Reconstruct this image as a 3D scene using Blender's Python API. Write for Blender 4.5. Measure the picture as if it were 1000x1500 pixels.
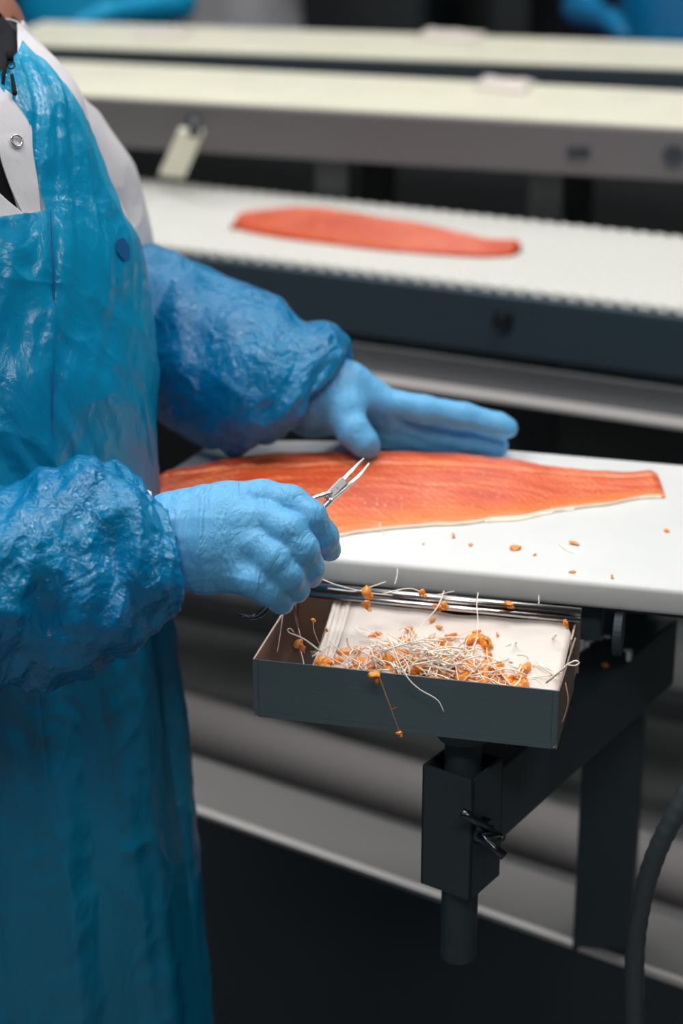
import bpy, bmesh, random
import numpy as np
from math import sin, cos, radians, pi, atan2, sqrt, hypot
from mathutils import Vector, Matrix

random.seed(7); rng = np.random.default_rng(7)
for o in list(bpy.data.objects): bpy.data.objects.remove(o)
scn = bpy.context.scene
COL = scn.collection

# ------------------------------------------------------------------ camera
FPX = 2917.0
PITCH, YAW = radians(21.5), radians(13.3)
CAM = np.array([0, 0, 1.66])
Fw = np.array([-sin(YAW)*cos(PITCH), cos(YAW)*cos(PITCH), -sin(PITCH)])
Rt = np.array([cos(YAW), sin(YAW), 0.0])
Up = np.cross(Rt, Fw)
cd = bpy.data.cameras.new('camera'); cam = bpy.data.objects.new('camera', cd); COL.objects.link(cam)
cam.matrix_world = Matrix(((Rt[0], Up[0], -Fw[0], 0), (Rt[1], Up[1], -Fw[1], 0), (Rt[2], Up[2], -Fw[2], 1.66), (0, 0, 0, 1)))
cd.sensor_fit = 'VERTICAL'; cd.sensor_height = 36.0; cd.sensor_width = 24.0
cd.lens = FPX*36/1500
cd.clip_start = .05
cd.dof.use_dof = True; cd.dof.focus_distance = 1.69; cd.dof.aperture_fstop = 3.2
scn.camera = cam

# ------------------------------------------------------------------ world, lamps, exposure
w = bpy.data.worlds.new('world'); scn.world = w; w.use_nodes = True
w.node_tree.nodes['Background'].inputs[0].default_value = (.30, .50, .62, 1)
w.node_tree.nodes['Background'].inputs[1].default_value = .03

def area(name, loc, sx, sy, power, col=(1, 1, 1), target=None):
    l = bpy.data.lights.new(name, 'AREA'); l.shape = 'RECTANGLE'; l.size = sx; l.size_y = sy
    l.energy = power; l.color = col
    o = bpy.data.objects.new(name, l); COL.objects.link(o); o.location = loc
    if target is not None:
        o.rotation_euler = (Vector(target)-Vector(loc)).to_track_quat('-Z', 'Y').to_euler()
    return o
LAMPS = [(-1.3, 1.3, 24), (.3, 1.9, 20), (-1.4, 3.1, 12), (.9, 3.5, 10), (-1.0, 4.7, 9), (.2, -.5, 20), (-2.6, -.4, 4)]  # the lamp just behind the camera is an added frontal fill
LAMP_LABELS = ['over the worker', 'over the cutting board', 'over the ribbed belt', 'at the right over the second conveyor', 'nearest the back wall', 'behind the camera, added as frontal fill', 'at the far left behind the camera']
for i, (lx, ly, lp) in enumerate(LAMPS):
    area('ceiling_light', (lx, ly, 3.02), 1.3, .42, lp, (1.0, .97, .93))
scn.view_settings.view_transform = 'Standard'
scn.view_settings.look = 'None'
scn.view_settings.exposure = 0.0
scn.view_settings.gamma = 1.0
scn.view_settings.use_curve_mapping = False

# ------------------------------------------------------------------ helpers
def ray(u, v): return Fw + Rt*((u-500)/FPX) - Up*((v-750)/FPX)
def P(u, v, D): return CAM + ray(u, v)*D
def PZ(u, v, z):
    r = ray(u, v); return CAM + r*((z-CAM[2])/r[2])
def PY(u, v, y):
    r = ray(u, v); return CAM + r*((y-CAM[1])/r[1])
def px(q):
    d = np.asarray(q)-CAM; D = d@Fw
    return np.stack([500+FPX*(d@Rt)/D, 750-FPX*(d@Up)/D], -1)
def srgb(r, g, b):
    f = lambda c: (c/255/12.92) if c/255 <= .04045 else ((c/255+.055)/1.055)**2.4
    return (f(r), f(g), f(b), 1)

def base_of(o):
    b = np.zeros(3)
    while o is not None:
        b += np.array(o.location); o = o.parent
    return b
def thing(name, label, cat, loc=(0, 0, 0), group=None):
    o = bpy.data.objects.new(name, None); o.empty_display_size = .05; COL.objects.link(o); o.location = tuple(float(a) for a in loc)
    o['label'] = label; o['category'] = cat
    if group: o['group'] = group
    return o
def tag(o, label, cat, group=None):
    o['label'] = label; o['category'] = cat
    if group: o['group'] = group
    return o

class MB:
    def __init__(s): s.V = []; s.F = []; s.uv = None; s.n = 0
    def add(s, V, F, uv=None):
        V = np.asarray(V, float); s.V.append(V); s.F += [tuple(int(i)+s.n for i in f) for f in F]; s.n += len(V)
        return s
    def box(s, c, a, b, d):       # centre, three half-axis vectors
        c, a, b, d = map(lambda t: np.asarray(t, float), (c, a, b, d))
        V = [c+i*a+j*b+k*d for k in (-1, 1) for j in (-1, 1) for i in (-1, 1)]
        F = [(0, 2, 3, 1), (4, 5, 7, 6), (0, 1, 5, 4), (2, 6, 7, 3), (0, 4, 6, 2), (1, 3, 7, 5)]
        if np.dot(np.cross(a, b), d) < 0: F = [f[::-1] for f in F]
        return s.add(V, F)
    def aabox(s, x0, x1, y0, y1, z0, z1):
        return s.box(((x0+x1)/2, (y0+y1)/2, (z0+z1)/2), ((x1-x0)/2, 0, 0), (0, (y1-y0)/2, 0), (0, 0, (z1-z0)/2))
    def tube(s, pts, rad, n=10, cap=True, flat=1.0):
        pts = np.asarray(pts, float); m = len(pts)
        rad = np.broadcast_to(np.asarray(rad, float), (m,))
        T = np.gradient(pts, axis=0); T /= np.linalg.norm(T, axis=1)[:, None]+1e-12
        up = np.array([0, 0, 1.]) if abs(T[0][2]) < .9 else np.array([1., 0, 0])
        N = np.cross(T[0], up); N /= np.linalg.norm(N)
        V = []
        for i in range(m):
            N = N-T[i]*(N@T[i]); N /= np.linalg.norm(N)+1e-12; B = np.cross(T[i], N)
            for k in range(n):
                a = 2*pi*k/n; V.append(pts[i]+rad[i]*(cos(a)*N+sin(a)*B*flat))
        F = [(i*n+k, i*n+(k+1) % n, (i+1)*n+(k+1) % n, (i+1)*n+k) for i in range(m-1) for k in range(n)]
        if cap: F += [tuple(range(n))[::-1], tuple((m-1)*n+k for k in range(n))]
        return s.add(V, F)
    def cyl(s, a, b, r, r2=None, n=20): return s.tube([a, b], [r, r if r2 is None else r2], n)
    def prism(s, poly, z0, z1):    # poly: list of xy, counter-clockwise
        n = len(poly); V = [(x, y, z0) for x, y in poly]+[(x, y, z1) for x, y in poly]
        return s.add(V, [tuple(range(n))[::-1], tuple(range(n, 2*n))]+[(i, (i+1) % n, n+(i+1) % n, n+i) for i in range(n)])
    def torus(s, c, N, R_, r, n=28, m=10, sx=1.0, a0=0, a1=2*pi, X=None):
        c = np.asarray(c, float); N = np.asarray(N, float); N = N/np.linalg.norm(N)
        X = np.cross(N, (0, 0, 1) if abs(N[2]) < .9 else (1, 0, 0)) if X is None else np.asarray(X, float)
        X = X-N*(X@N); X /= np.linalg.norm(X); Y = np.cross(N, X)
        full = abs(a1-a0-2*pi) < 1e-6
        A = np.linspace(a0, a1, n+1)
        pts = [c+R_*(cos(t)*X*sx+sin(t)*Y) for t in A]
        return s.tube(pts, r, m, cap=not full)
    def build(s, name, mat, parent=None, smooth=False, bevel=0, seg=2, auto=None):
        V = np.concatenate(s.V)
        return mesh_obj(name, V, s.F, mat, parent, smooth, bevel, seg)

def mesh_obj(name, V, F, mat, parent=None, smooth=True, bevel=0, seg=2, uv=None):
    V = np.asarray(V, float)-(base_of(parent) if parent is not None else 0)
    me = bpy.data.meshes.new(name)
    me.from_pydata(V.tolist(), [], [tuple(map(int, f)) for f in F]); me.update()
    if mat: me.materials.append(mat)
    if uv is not None:
        l = me.uv_layers.new(name='UVMap')
        idx = np.empty(len(me.loops), np.int32); me.loops.foreach_get('vertex_index', idx)
        l.data.foreach_set('uv', np.asarray(uv, np.float32)[idx].ravel())
    me.polygons.foreach_set('use_smooth', [bool(smooth)]*len(me.polygons))
    o = bpy.data.objects.new(name, me); COL.objects.link(o)
    if parent is not None: o.parent = parent
    if bevel:
        b = o.modifiers.new('bevel', 'BEVEL'); b.width = bevel; b.segments = seg; b.limit_method = 'ANGLE'; b.angle_limit = radians(35)
    return o

def recenter(o):   # put a top-level mesh's origin at its base
    me = o.data; V = np.empty(len(me.vertices)*3); me.vertices.foreach_get('co', V); V = V.reshape(-1, 3)
    c = np.array([V[:, 0].mean(), V[:, 1].mean(), V[:, 2].min()]); V -= c
    me.vertices.foreach_set('co', V.ravel()); me.update(); o.location = Vector(c.tolist())
    return o

# vectorised gradient noise
_perm = rng.permutation(256); _perm = np.concatenate([_perm, _perm, _perm])
_grad = rng.normal(size=(256, 3)); _grad /= np.linalg.norm(_grad, axis=1)[:, None]
def noise(p):
    p = np.asarray(p, float); i = np.floor(p).astype(int); f = p-i; i &= 255
    u = f*f*f*(f*(f*6-15)+10); r = 0
    for dx in (0, 1):
        for dy in (0, 1):
            for dz in (0, 1):
                h = _perm[_perm[_perm[(i[..., 0]+dx) & 255]+((i[..., 1]+dy) & 255)]+((i[..., 2]+dz) & 255)]
                g = _grad[h]; d = f-np.array([dx, dy, dz])
                wgt = (u[..., 0] if dx else 1-u[..., 0])*(u[..., 1] if dy else 1-u[..., 1])*(u[..., 2] if dz else 1-u[..., 2])
                r = r+wgt*(g*d).sum(-1)
    return r*1.6
def fbm(p, o=3):
    r = 0; a = 1
    for k in range(o): r = r+a*noise(p*2**k+17.3*k); a *= .5
    return r
def crumple(p, o=3):
    """creased film: faceted ridges"""
    q = p+.35*np.stack([noise(p+5), noise(p+11), noise(p+23)], -1); r = 0; a = 1
    for k in range(o): r = r+a*(1-2.2*np.abs(noise(q*2**k+31.7*k))); a *= .45
    return r

def interp(knots, t):
    """Catmull-Rom through rows of knots at t in 0..1"""
    K = np.asarray(knots, float); n = len(K)-1
    K = np.vstack([2*K[0]-K[1], K, 2*K[-1]-K[-2]])
    x = np.clip(np.asarray(t, float), 0, 1)*n; i = np.minimum(x.astype(int), n-1); f = (x-i)[:, None]
    p0, p1, p2, p3 = K[i], K[i+1], K[i+2], K[i+3]
    return .5*((2*p1)+(p2-p0)*f+(2*p0-5*p1+4*p2-p3)*f*f+(3*p1-p0-3*p2+p3)*f**3)

def grid_faces(nu, nv, wrap=True):
    F = []
    for i in range(nu-1):
        for k in range(nv if wrap else nv-1):
            F.append((i*nv+k, i*nv+(k+1) % nv, (i+1)*nv+(k+1) % nv, (i+1)*nv+k))
    return F

def ring_tube(rings, nu, nv, disp=None, power=2.0):
    """rings rows: centre(3) A(3) B(3). returns points (nu,nv,3) and parameters"""
    t = np.linspace(0, 1, nu); K = interp(rings, t)
    c, A, B = K[:, None, 0:3], K[:, None, 3:6], K[:, None, 6:9]
    th = np.linspace(0, 2*pi, nv, endpoint=False)[None, :, None]
    cs, sn = np.cos(th), np.sin(th)
    if power != 2.0:
        cs = np.sign(cs)*np.abs(cs)**(2/power); sn = np.sign(sn)*np.abs(sn)**(2/power)
    S = c+A*cs+B*sn
    if disp is not None:
        du = np.gradient(S, axis=0); dv = np.roll(S, -1, 1)-np.roll(S, 1, 1)
        N = np.cross(du, dv); N /= np.linalg.norm(N, axis=-1)[..., None]+1e-12
        out = S-c; s = np.sign((N*out).sum(-1)).mean(); N *= s
        T, TH = np.meshgrid(t, th[0, :, 0], indexing='ij')
        S = S+N*disp(S, T, TH)[..., None]
    return S

def ringpx(top, bot, D, half, tilt=(0, 0)):
    """a ring seen side-on: its top and bottom on the silhouette, its half depth, the near point shifted by tilt px"""
    dt = D if np.isscalar(D) else D[0]; db = D if np.isscalar(D) else D[1]
    a, b = P(*top, dt), P(*bot, db); Dm = (dt+db)/2
    c = (a+b)/2; A = (a-b)/2
    m = ((top[0]+bot[0])/2, (top[1]+bot[1])/2)
    B = P(m[0]+tilt[0], m[1]+tilt[1], Dm-half)-P(m[0], m[1], Dm)
    return np.concatenate([c, A, B])

def surface_nets(fn, lo, hi, h):
    lo = np.asarray(lo, float); hi = np.asarray(hi, float)
    n = np.ceil((hi-lo)/h).astype(int)+1
    ax = [lo[i]+h*np.arange(n[i]) for i in range(3)]
    X = np.stack(np.meshgrid(*ax, indexing='ij'), -1)
    Fv = fn(X.reshape(-1, 3)).reshape(n)
    ins = Fv < 0
    nc = n-1; acc = np.zeros(tuple(nc)+(3,)); cnt = np.zeros(nc)
    for d in range(3):
        sl0 = [slice(None)]*3; sl1 = [slice(None)]*3; sl0[d] = slice(0, -1); sl1[d] = slice(1, None)
        a, b = Fv[tuple(sl0)], Fv[tuple(sl1)]; cr = (a < 0) != (b < 0)
        with np.errstate(all='ignore'): t = np.where(cr, a/(a-b), 0)
        e1, e2 = [k for k in range(3) if k != d]
        for o1 in (0, 1):
            for o2 in (0, 1):
                s = [slice(None)]*3
                s[e1] = slice(o1, n[e1]-1+o1); s[e2] = slice(o2, n[e2]-1+o2)
                c = cr[tuple(s)]; tt = t[tuple(s)]
                off = np.zeros(c.shape+(3,)); off[..., d] = tt; off[..., e1] = o1; off[..., e2] = o2
                acc += off*c[..., None]; cnt += c
    has = cnt > 0; idx = -np.ones(nc, int); idx[has] = np.arange(has.sum())
    cell = np.argwhere(has); V = lo+h*(cell+acc[has]/cnt[has][:, None])
    Fs = []
    for d in range(3):
        e1, e2 = (d+1) % 3, (d+2) % 3
        sl0 = [slice(None)]*3; sl1 = [slice(None)]*3; sl0[d] = slice(0, -1); sl1[d] = slice(1, None)
        a, b = ins[tuple(sl0)], ins[tuple(sl1)]
        I = np.argwhere(a != b); flip = b[tuple(I.T)]
        ok = (I[:, e1] > 0) & (I[:, e2] > 0) & (I[:, e1] < n[e1]-1) & (I[:, e2] < n[e2]-1)
        I = I[ok]; flip = flip[ok]
        def at(o1, o2):
            J = I.copy(); J[:, e1] -= o1; J[:, e2] -= o2; return idx[tuple(J.T)]
        q = np.stack([at(1, 1), at(0, 1), at(0, 0), at(1, 0)], 1)
        q[flip] = q[flip][:, ::-1]; Fs.append(q)
    Fq = np.concatenate(Fs)
    return V, Fq[(Fq >= 0).all(1)]

def smooth_mesh(V, F, it=2, lam=.5):
    a = np.concatenate([F, np.roll(F, 1, 1)]).ravel(); b = np.concatenate([np.roll(F, 1, 1), F]).ravel()
    for _ in range(it):
        s = np.zeros_like(V); np.add.at(s, a, V[b]); c = np.bincount(a, minlength=len(V))[:, None]
        V = V*(1-lam)+lam*s/np.maximum(c, 1)
    return V

def cap_sdf(p, a, b, ra, rb):
    a = np.asarray(a); ab = np.asarray(b)-a; t = np.clip(((p-a)@ab)/(ab@ab), 0, 1)
    return np.linalg.norm(p-a-t[:, None]*ab, axis=1)-(ra+(rb-ra)*t)
def smin(a, b, k):
    h = np.clip(.5+.5*(b-a)/k, 0, 1); return b*(1-h)+a*h-k*h*(1-h)

# ------------------------------------------------------------------ materials
class NT:
    def __init__(s, m):
        s.t = m.node_tree; s.b = s.t.nodes['Principled BSDF']
    def n(s, kind, **kw):
        o = s.t.nodes.new(kind)
        for k, v in kw.items():
            if k in o.inputs.keys(): o.inputs[k].default_value = v
            else: setattr(o, k, v)
        return o
    def l(s, a, b): s.t.links.new(a, b)

def mat(name, col, rough=.5, metal=0, bump=None, var=None, coat=0, sss=0, alpha=1, transl=0, spec=.5, aniso=0, sheen=0, uvspace=False, emit=0):
    m = bpy.data.materials.new(name); m.use_nodes = True; t = NT(m); b = t.b
    b.inputs['Base Color'].default_value = col; b.inputs['Roughness'].default_value = rough
    b.inputs['Metallic'].default_value = metal; b.inputs['Coat Weight'].default_value = coat
    b.inputs['Coat Roughness'].default_value = .12
    b.inputs['Specular IOR Level'].default_value = spec; b.inputs['Anisotropic'].default_value = aniso
    b.inputs['Alpha'].default_value = alpha
    if sss: b.inputs['Subsurface Weight'].default_value = sss; b.inputs['Subsurface Radius'].default_value = (.01, .004, .002)
    if emit: b.inputs['Emission Color'].default_value = col; b.inputs['Emission Strength'].default_value = emit
    tc = t.n('ShaderNodeTexCoord'); src = tc.outputs['UV' if uvspace else 'Object']
    if var:      # (colour2, scale, stretch xyz, low, high)
        c2, sc, st, lo, hi = var
        mp = t.n('ShaderNodeMapping'); mp.inputs['Scale'].default_value = st; t.l(src, mp.inputs[0])
        nz = t.n('ShaderNodeTexNoise', Scale=sc, Detail=6.0, Roughness=.6); t.l(mp.outputs[0], nz.inputs['Vector'])
        mr = t.n('ShaderNodeMapRange'); mr.inputs[1].default_value = lo; mr.inputs[2].default_value = hi; t.l(nz.outputs[0], mr.inputs[0])
        mx = t.n('ShaderNodeMix', data_type='RGBA'); mx.inputs[6].default_value = col; mx.inputs[7].default_value = c2
        t.l(mr.outputs[0], mx.inputs[0]); t.l(mx.outputs[2], b.inputs['Base Color'])
    if bump:
        prev = None
        for (sc, st, strength, dist, kind) in bump:
            mp = t.n('ShaderNodeMapping'); mp.inputs['Scale'].default_value = st; t.l(src, mp.inputs[0])
            if kind == 'noise':
                nz = t.n('ShaderNodeTexNoise', Scale=sc, Detail=5.0, Roughness=.6); out = nz.outputs[0]
            elif kind == 'ridge':
                nz = t.n('ShaderNodeTexNoise', Scale=sc, Detail=4.0, Roughness=.55); nz.inputs['Distortion'].default_value = .8
                mt = t.n('ShaderNodeMath', operation='SUBTRACT'); mt.inputs[1].default_value = .5; t.l(nz.outputs[0], mt.inputs[0])
                ma = t.n('ShaderNodeMath', operation='ABSOLUTE'); t.l(mt.outputs[0], ma.inputs[0]); out = ma.outputs[0]
            elif kind == 'vor':
                nz = t.n('ShaderNodeTexVoronoi', Scale=sc); nz.feature = 'F1'; out = nz.outputs[0]
            t.l(mp.outputs[0], nz.inputs['Vector'])
            bp = t.n('ShaderNodeBump', Strength=strength, Distance=dist); t.l(out, bp.inputs['Height'])
            if prev: t.l(prev.outputs[0], bp.inputs['Normal'])
            prev = bp
        t.l(prev.outputs[0], b.inputs['Normal'])
    if transl:
        tr = t.n('ShaderNodeBsdfTranslucent'); tr.inputs[0].default_value = col
        ms = t.n('ShaderNodeMixShader'); ms.inputs[0].default_value = transl
        out = [n for n in t.t.nodes if n.type == 'OUTPUT_MATERIAL'][0]
        if alpha < 1:
            ad = t.n('ShaderNodeBsdfTransparent'); ad.inputs[0].default_value = (.22, .86, 1, 1)
            b.inputs['Alpha'].default_value = 1
            m2 = t.n('ShaderNodeMixShader'); m2.inputs[0].default_value = 1-alpha
            t.l(b.outputs[0], ms.inputs[1]); t.l(tr.outputs[0], ms.inputs[2])
            t.l(ms.outputs[0], m2.inputs[1]); t.l(ad.outputs[0], m2.inputs[2]); t.l(m2.outputs[0], out.inputs[0])
        else:
            t.l(b.outputs[0], ms.inputs[1]); t.l(tr.outputs[0], ms.inputs[2]); t.l(ms.outputs[0], out.inputs[0])
    return m

M = {}
M['film'] = mat('blue_plastic_film', srgb(0, 142, 200), .17, bump=[(34, (1, 1, 1), .5, .012, 'ridge'), (110, (1, 1, .8), .5, .006, 'ridge')],
                var=(srgb(0, 110, 174), 7, (1, 1, 1), .35, .7), transl=.15, spec=.6)
M['apron'] = mat('cyan_plastic_film', srgb(0, 158, 208), .24, bump=[(20, (1, 1, .4), .45, .012, 'ridge'), (80, (1, 1, .6), .3, .004, 'ridge')],
                 var=(srgb(0, 134, 190), 6, (1, 1, .5), .35, .7), transl=.12, alpha=.76, spec=.7)
M['glove'] = mat('nitrile', srgb(100, 180, 232), .40, bump=[(30, (1.8, 1, .7), .5, .010, 'ridge'), (95, (1.4, 1, .8), .4, .0035, 'ridge'), (900, (1, 1, 1), .06, .0004, 'noise')], spec=.4, sss=.05)
M['coat'] = mat('white_cotton', srgb(206, 206, 212), .85, bump=[(25, (1, 1, .6), .4, .006, 'noise'), (900, (1, 1, 1), .2, .0004, 'noise')], spec=.15)
M['knit'] = mat('black_knit', srgb(22, 24, 30), .85, bump=[(500, (1, 1, 1), .3, .001, 'noise')], spec=.2)
M['board'] = mat('white_polyethylene', srgb(224, 227, 228), .42, bump=[(60, (1, 1, 1), .04, .001, 'noise')], spec=.4, sss=.0,
                 var=(srgb(214, 218, 219), 7, (1, 1, 1), .45, .8))
M['tray'] = mat('brushed_steel_tray', (.50, .40, .35, 1), .34, metal=1, bump=[(60, (1, 1, 30), .06, .0006, 'noise')])  # warm tint puts the orange reflection of the fish into the steel colour
M['tray_out'] = mat('brushed_steel_dark_reflection', (.14, .20, .23, 1), .45, metal=.5, spec=.3,
                    bump=[(70, (1, 20, 30), .15, .0005, 'noise')], var=((.21, .27, .30, 1), 60, (.6, 8, 14), .55, .8))  # same steel, darkened to hold the dark floor reflected in the front
M['frame'] = mat('dark_painted_frame', (.034, .052, .064, 1), .5, spec=.35, bump=[(40, (1, 1, 1), .05, .002, 'noise')])
M['frame2'] = mat('dull_stainless', (.20, .21, .225, 1), .42, metal=.8, bump=[(30, (1, 1, 8), .08, .001, 'noise')])
M['belt_side'] = mat('blue_grey_steel', (.045, .075, .10, 1), .45, metal=.4, spec=.4)
M['steel'] = mat('bright_steel', (.62, .62, .63, 1), .22, metal=1, bump=[(80, (1, 1, 1), .08, .0006, 'noise')])
M['cyan_far'] = mat('far_apron', srgb(0, 158, 210), .5)
M['forceps'] = mat('polished_forceps', (.72, .72, .72, 1), .26, metal=.85)
M['belt'] = mat('white_belt_plastic', srgb(228, 229, 226), .5, spec=.3)
M['cream'] = mat('cream_belt', srgb(240, 238, 218), .5, spec=.3, var=(srgb(226, 226, 210), 5, (1, 1, 1), .4, .7))
M['paper'] = mat('white_paper', srgb(234, 226, 220), .45, bump=[(50, (1, 22, 1), .10, .0008, 'noise')], spec=.35)
M['floor'] = mat('wet_grey_floor', (.24, .25, .255, 1), .5, bump=[(3, (1, 1, 1), .2, .01, 'noise')], var=((.17, .18, .185, 1), 2.2, (1, 1, 1), .4, .65))
M['wall'] = mat('grey_wall_panel', (.10, .11, .12, 1), .6)
M['ceiling'] = mat('ceiling_panel', (.45, .47, .48, 1), .7)
M['hose'] = mat('grey_hose', (.05, .065, .075, 1), .42)
M['bone'] = mat('pin_bone', srgb(255, 246, 234), .35, sss=.1)
M['bone_brown'] = mat('dried_bone', srgb(176, 130, 110), .45)
M['scrap'] = mat('salmon_scrap', srgb(255, 148, 44), .28, sss=.2, var=(srgb(255, 184, 90), 180, (1, 1, 1), .4, .7), coat=.3)
M['membrane'] = mat('fish_membrane', srgb(244, 232, 212), .32, sss=.15)
M['skin_dark'] = mat('fish_skin', srgb(60, 56, 58), .3, coat=.4)
M['lamp'] = mat('lamp_diffuser', (1, .98, .95, 1), .5, emit=3.0)
M['skin'] = mat('skin', srgb(150, 100, 82), .5, sss=.1)
M['hair'] = mat('dark_hair', srgb(38, 24, 22), .6)
M['bluedark'] = mat('dark_blue_print', srgb(0, 84, 140), .5)
M['trouser'] = mat('white_trousers', srgb(40, 46, 58), .85)
M['boot'] = mat('white_boot', srgb(200, 200, 200), .4)
M['darkplate'] = mat('dark_plate', (.030, .042, .055, 1), .6)

def flesh_mat(name, dark, mid, light, belly):
    m = bpy.data.materials.new(name); m.use_nodes = True; t = NT(m); b = t.b
    uv = t.n('ShaderNodeTexCoord').outputs['UV']
    sep = t.n('ShaderNodeSeparateXYZ'); t.l(uv, sep.inputs[0])
    # along-fibre streaks
    mp = t.n('ShaderNodeMapping'); mp.inputs['Scale'].default_value = (9, 90, 1); mp.inputs['Rotation'].default_value = (0, 0, .12); t.l(uv, mp.inputs[0])
    n1 = t.n('ShaderNodeTexNoise', Scale=1.6, Detail=7.0, Roughness=.62); n1.inputs['Distortion'].default_value = .6; t.l(mp.outputs[0], n1.inputs['Vector'])
    # muscle bands, slanted across
    mp2 = t.n('ShaderNodeMapping'); mp2.inputs['Scale'].default_value = (1, .55, 1); mp2.inputs['Rotation'].default_value = (0, 0, .95); t.l(uv, mp2.inputs[0])
    wv = t.n('ShaderNodeTexWave', Scale=62.0, Distortion=3.0, Detail=3.0); wv.inputs['Detail Scale'].default_value = 2.0; t.l(mp2.outputs[0], wv.inputs['Vector'])
    n2 = t.n('ShaderNodeTexNoise', Scale=11.0, Detail=4.0); t.l(uv, n2.inputs['Vector'])
    cr = t.n('ShaderNodeValToRGB'); e = cr.color_ramp.elements
    e[0].position = .25; e[0].color = dark; e[1].position = .70; e[1].color = light
    k = cr.color_ramp.elements.new(.5); k.color = mid
    ad = t.n('ShaderNodeMath', operation='MULTIPLY_ADD'); ad.inputs[1].default_value = .09; t.l(wv.outputs[1], ad.inputs[0]); t.l(n1.outputs[0], ad.inputs[2])
    ad2 = t.n('ShaderNodeMath', operation='MULTIPLY_ADD'); ad2.inputs[1].default_value = .35; t.l(n2.outputs[0], ad2.inputs[0]); t.l(ad.outputs[0], ad2.inputs[2])
    su = t.n('ShaderNodeMath', operation='SUBTRACT'); su.inputs[1].default_value = .24; t.l(ad2.outputs[0], su.inputs[0])
    t.l(su.outputs[0], cr.inputs[0])
    # belly edge more yellow (uv.y = metres from dorsal edge scaled 0..1 stored in uv.y*1)
    tcv = t.n('ShaderNodeAttribute', attribute_name='across')
    mr = t.n('ShaderNodeMapRange'); mr.inputs[1].default_value = .72; mr.inputs[2].default_value = 1.0
    jj = t.n('ShaderNodeMath', operation='MULTIPLY_ADD'); jj.inputs[1].default_value = .22; t.l(n2.outputs[0], jj.inputs[0]); t.l(tcv.outputs['Fac'], jj.inputs[2])
    s3 = t.n('ShaderNodeMath', operation='SUBTRACT'); s3.inputs[1].default_value = .11; t.l(jj.outputs[0], s3.inputs[0]); t.l(s3.outputs[0], mr.inputs[0])
    mx = t.n('ShaderNodeMix', data_type='RGBA'); t.l(mr.outputs[0], mx.inputs[0]); t.l(cr.outputs[0], mx.inputs[6]); mx.inputs[7].default_value = belly
    # pale seam (lateral line)
    d = t.n('ShaderNodeMath', operation='SUBTRACT'); d.inputs[1].default_value = .21; t.l(tcv.outputs['Fac'], d.inputs[0])
    d2 = t.n('ShaderNodeMath', operation='MULTIPLY_ADD'); d2.inputs[1].default_value = .09; t.l(n1.outputs[0], d2.inputs[0]); t.l(d.outputs[0], d2.inputs[2])
    d3 = t.n('ShaderNodeMath', operation='SUBTRACT'); d3.inputs[1].default_value = .045; t.l(d2.outputs[0], d3.inputs[0])
    da = t.n('ShaderNodeMath', operation='ABSOLUTE'); t.l(d3.outputs[0], da.inputs[0])
    mr2 = t.n('ShaderNodeMapRange'); mr2.inputs[1].default_value = .0; mr2.inputs[2].default_value = .022; mr2.inputs[3].default_value = .8; mr2.inputs[4].default_value = 0; t.l(da.outputs[0], mr2.inputs[0])
    mx2 = t.n('ShaderNodeMix', data_type='RGBA'); t.l(mr2.outputs[0], mx2.inputs[0]); t.l(mx.outputs[2], mx2.inputs[6]); mx2.inputs[7].default_value = light
    t.l(mx2.outputs[2], b.inputs['Base Color'])
    b.inputs['Roughness'].default_value = .34; b.inputs['Subsurface Weight'].default_value = .18
    b.inputs['Subsurface Radius'].default_value = (.012, .004, .002); b.inputs['Subsurface Scale'].default_value = .4
    b.inputs['Coat Weight'].default_value = .6; b.inputs['Coat Roughness'].default_value = .12
    bp = t.n('ShaderNodeBump', Strength=.45, Distance=.004); t.l(su.outputs[0], bp.inputs['Height'])
    n4 = t.n('ShaderNodeTexNoise', Scale=190.0, Detail=2.0); t.l(uv, n4.inputs['Vector'])
    bp2 = t.n('ShaderNodeBump', Strength=.5, Distance=.002); t.l(n4.outputs[0], bp2.inputs['Height']); t.l(bp.outputs[0], bp2.inputs['Normal'])
    t.l(bp2.outputs[0], b.inputs['Normal']); t.l(bp2.outputs[0], b.inputs['Coat Normal'])
    return m
M['flesh'] = flesh_mat('salmon_flesh', srgb(196, 66, 30), srgb(230, 94, 42), srgb(252, 158, 106), srgb(252, 132, 34))
M['flesh2'] = flesh_mat('salmon_flesh_red', srgb(190, 56, 16), srgb(216, 78, 24), srgb(238, 122, 66), srgb(216, 84, 24))

# ------------------------------------------------------------------ room
def struct(name, mb, m, **k):
    o = mb.build(name, m, **k); o['kind'] = 'structure'; return o
X0, X1, Y0, Y1, ZC = -5.2, 4.2, -2.2, 7.4, 3.2
struct('floor', MB().aabox(X0, X1, Y0, Y1, -.1, 0), M['floor'])
struct('ceiling', MB().aabox(X0, X1, Y0, Y1, ZC, ZC+.1), M['ceiling'])
struct('wall_back', MB().aabox(X0, X1, Y1, Y1+.1, 0, ZC), M['wall'])
struct('wall_front', MB().aabox(X0, X1, Y0-.1, Y0, 0, ZC), M['wall'])
struct('wall_left', MB().aabox(X0-.1, X0, Y0, Y1, 0, ZC), M['wall'])
struct('wall_right', MB().aabox(X1, X1+.1, Y0, Y1, 0, ZC), M['wall'])
for (lx, ly, lp), ll in zip(LAMPS, LAMP_LABELS):
    t = thing('ceiling_lamp', 'long white fluorescent fitting on the ceiling '+ll, 'lamp', (lx, ly, 3.05), 'ceiling lamps over the line')
    MB().aabox(lx-.7, lx+.7, ly-.26, ly+.26, 3.10, 3.2).build('housing', M['frame2'], t, bevel=.01)
    MB().aabox(lx-.66, lx+.66, ly-.22, ly+.22, 3.075, 3.10).build('diffuser', M['lamp'], t, bevel=.005)

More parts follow.
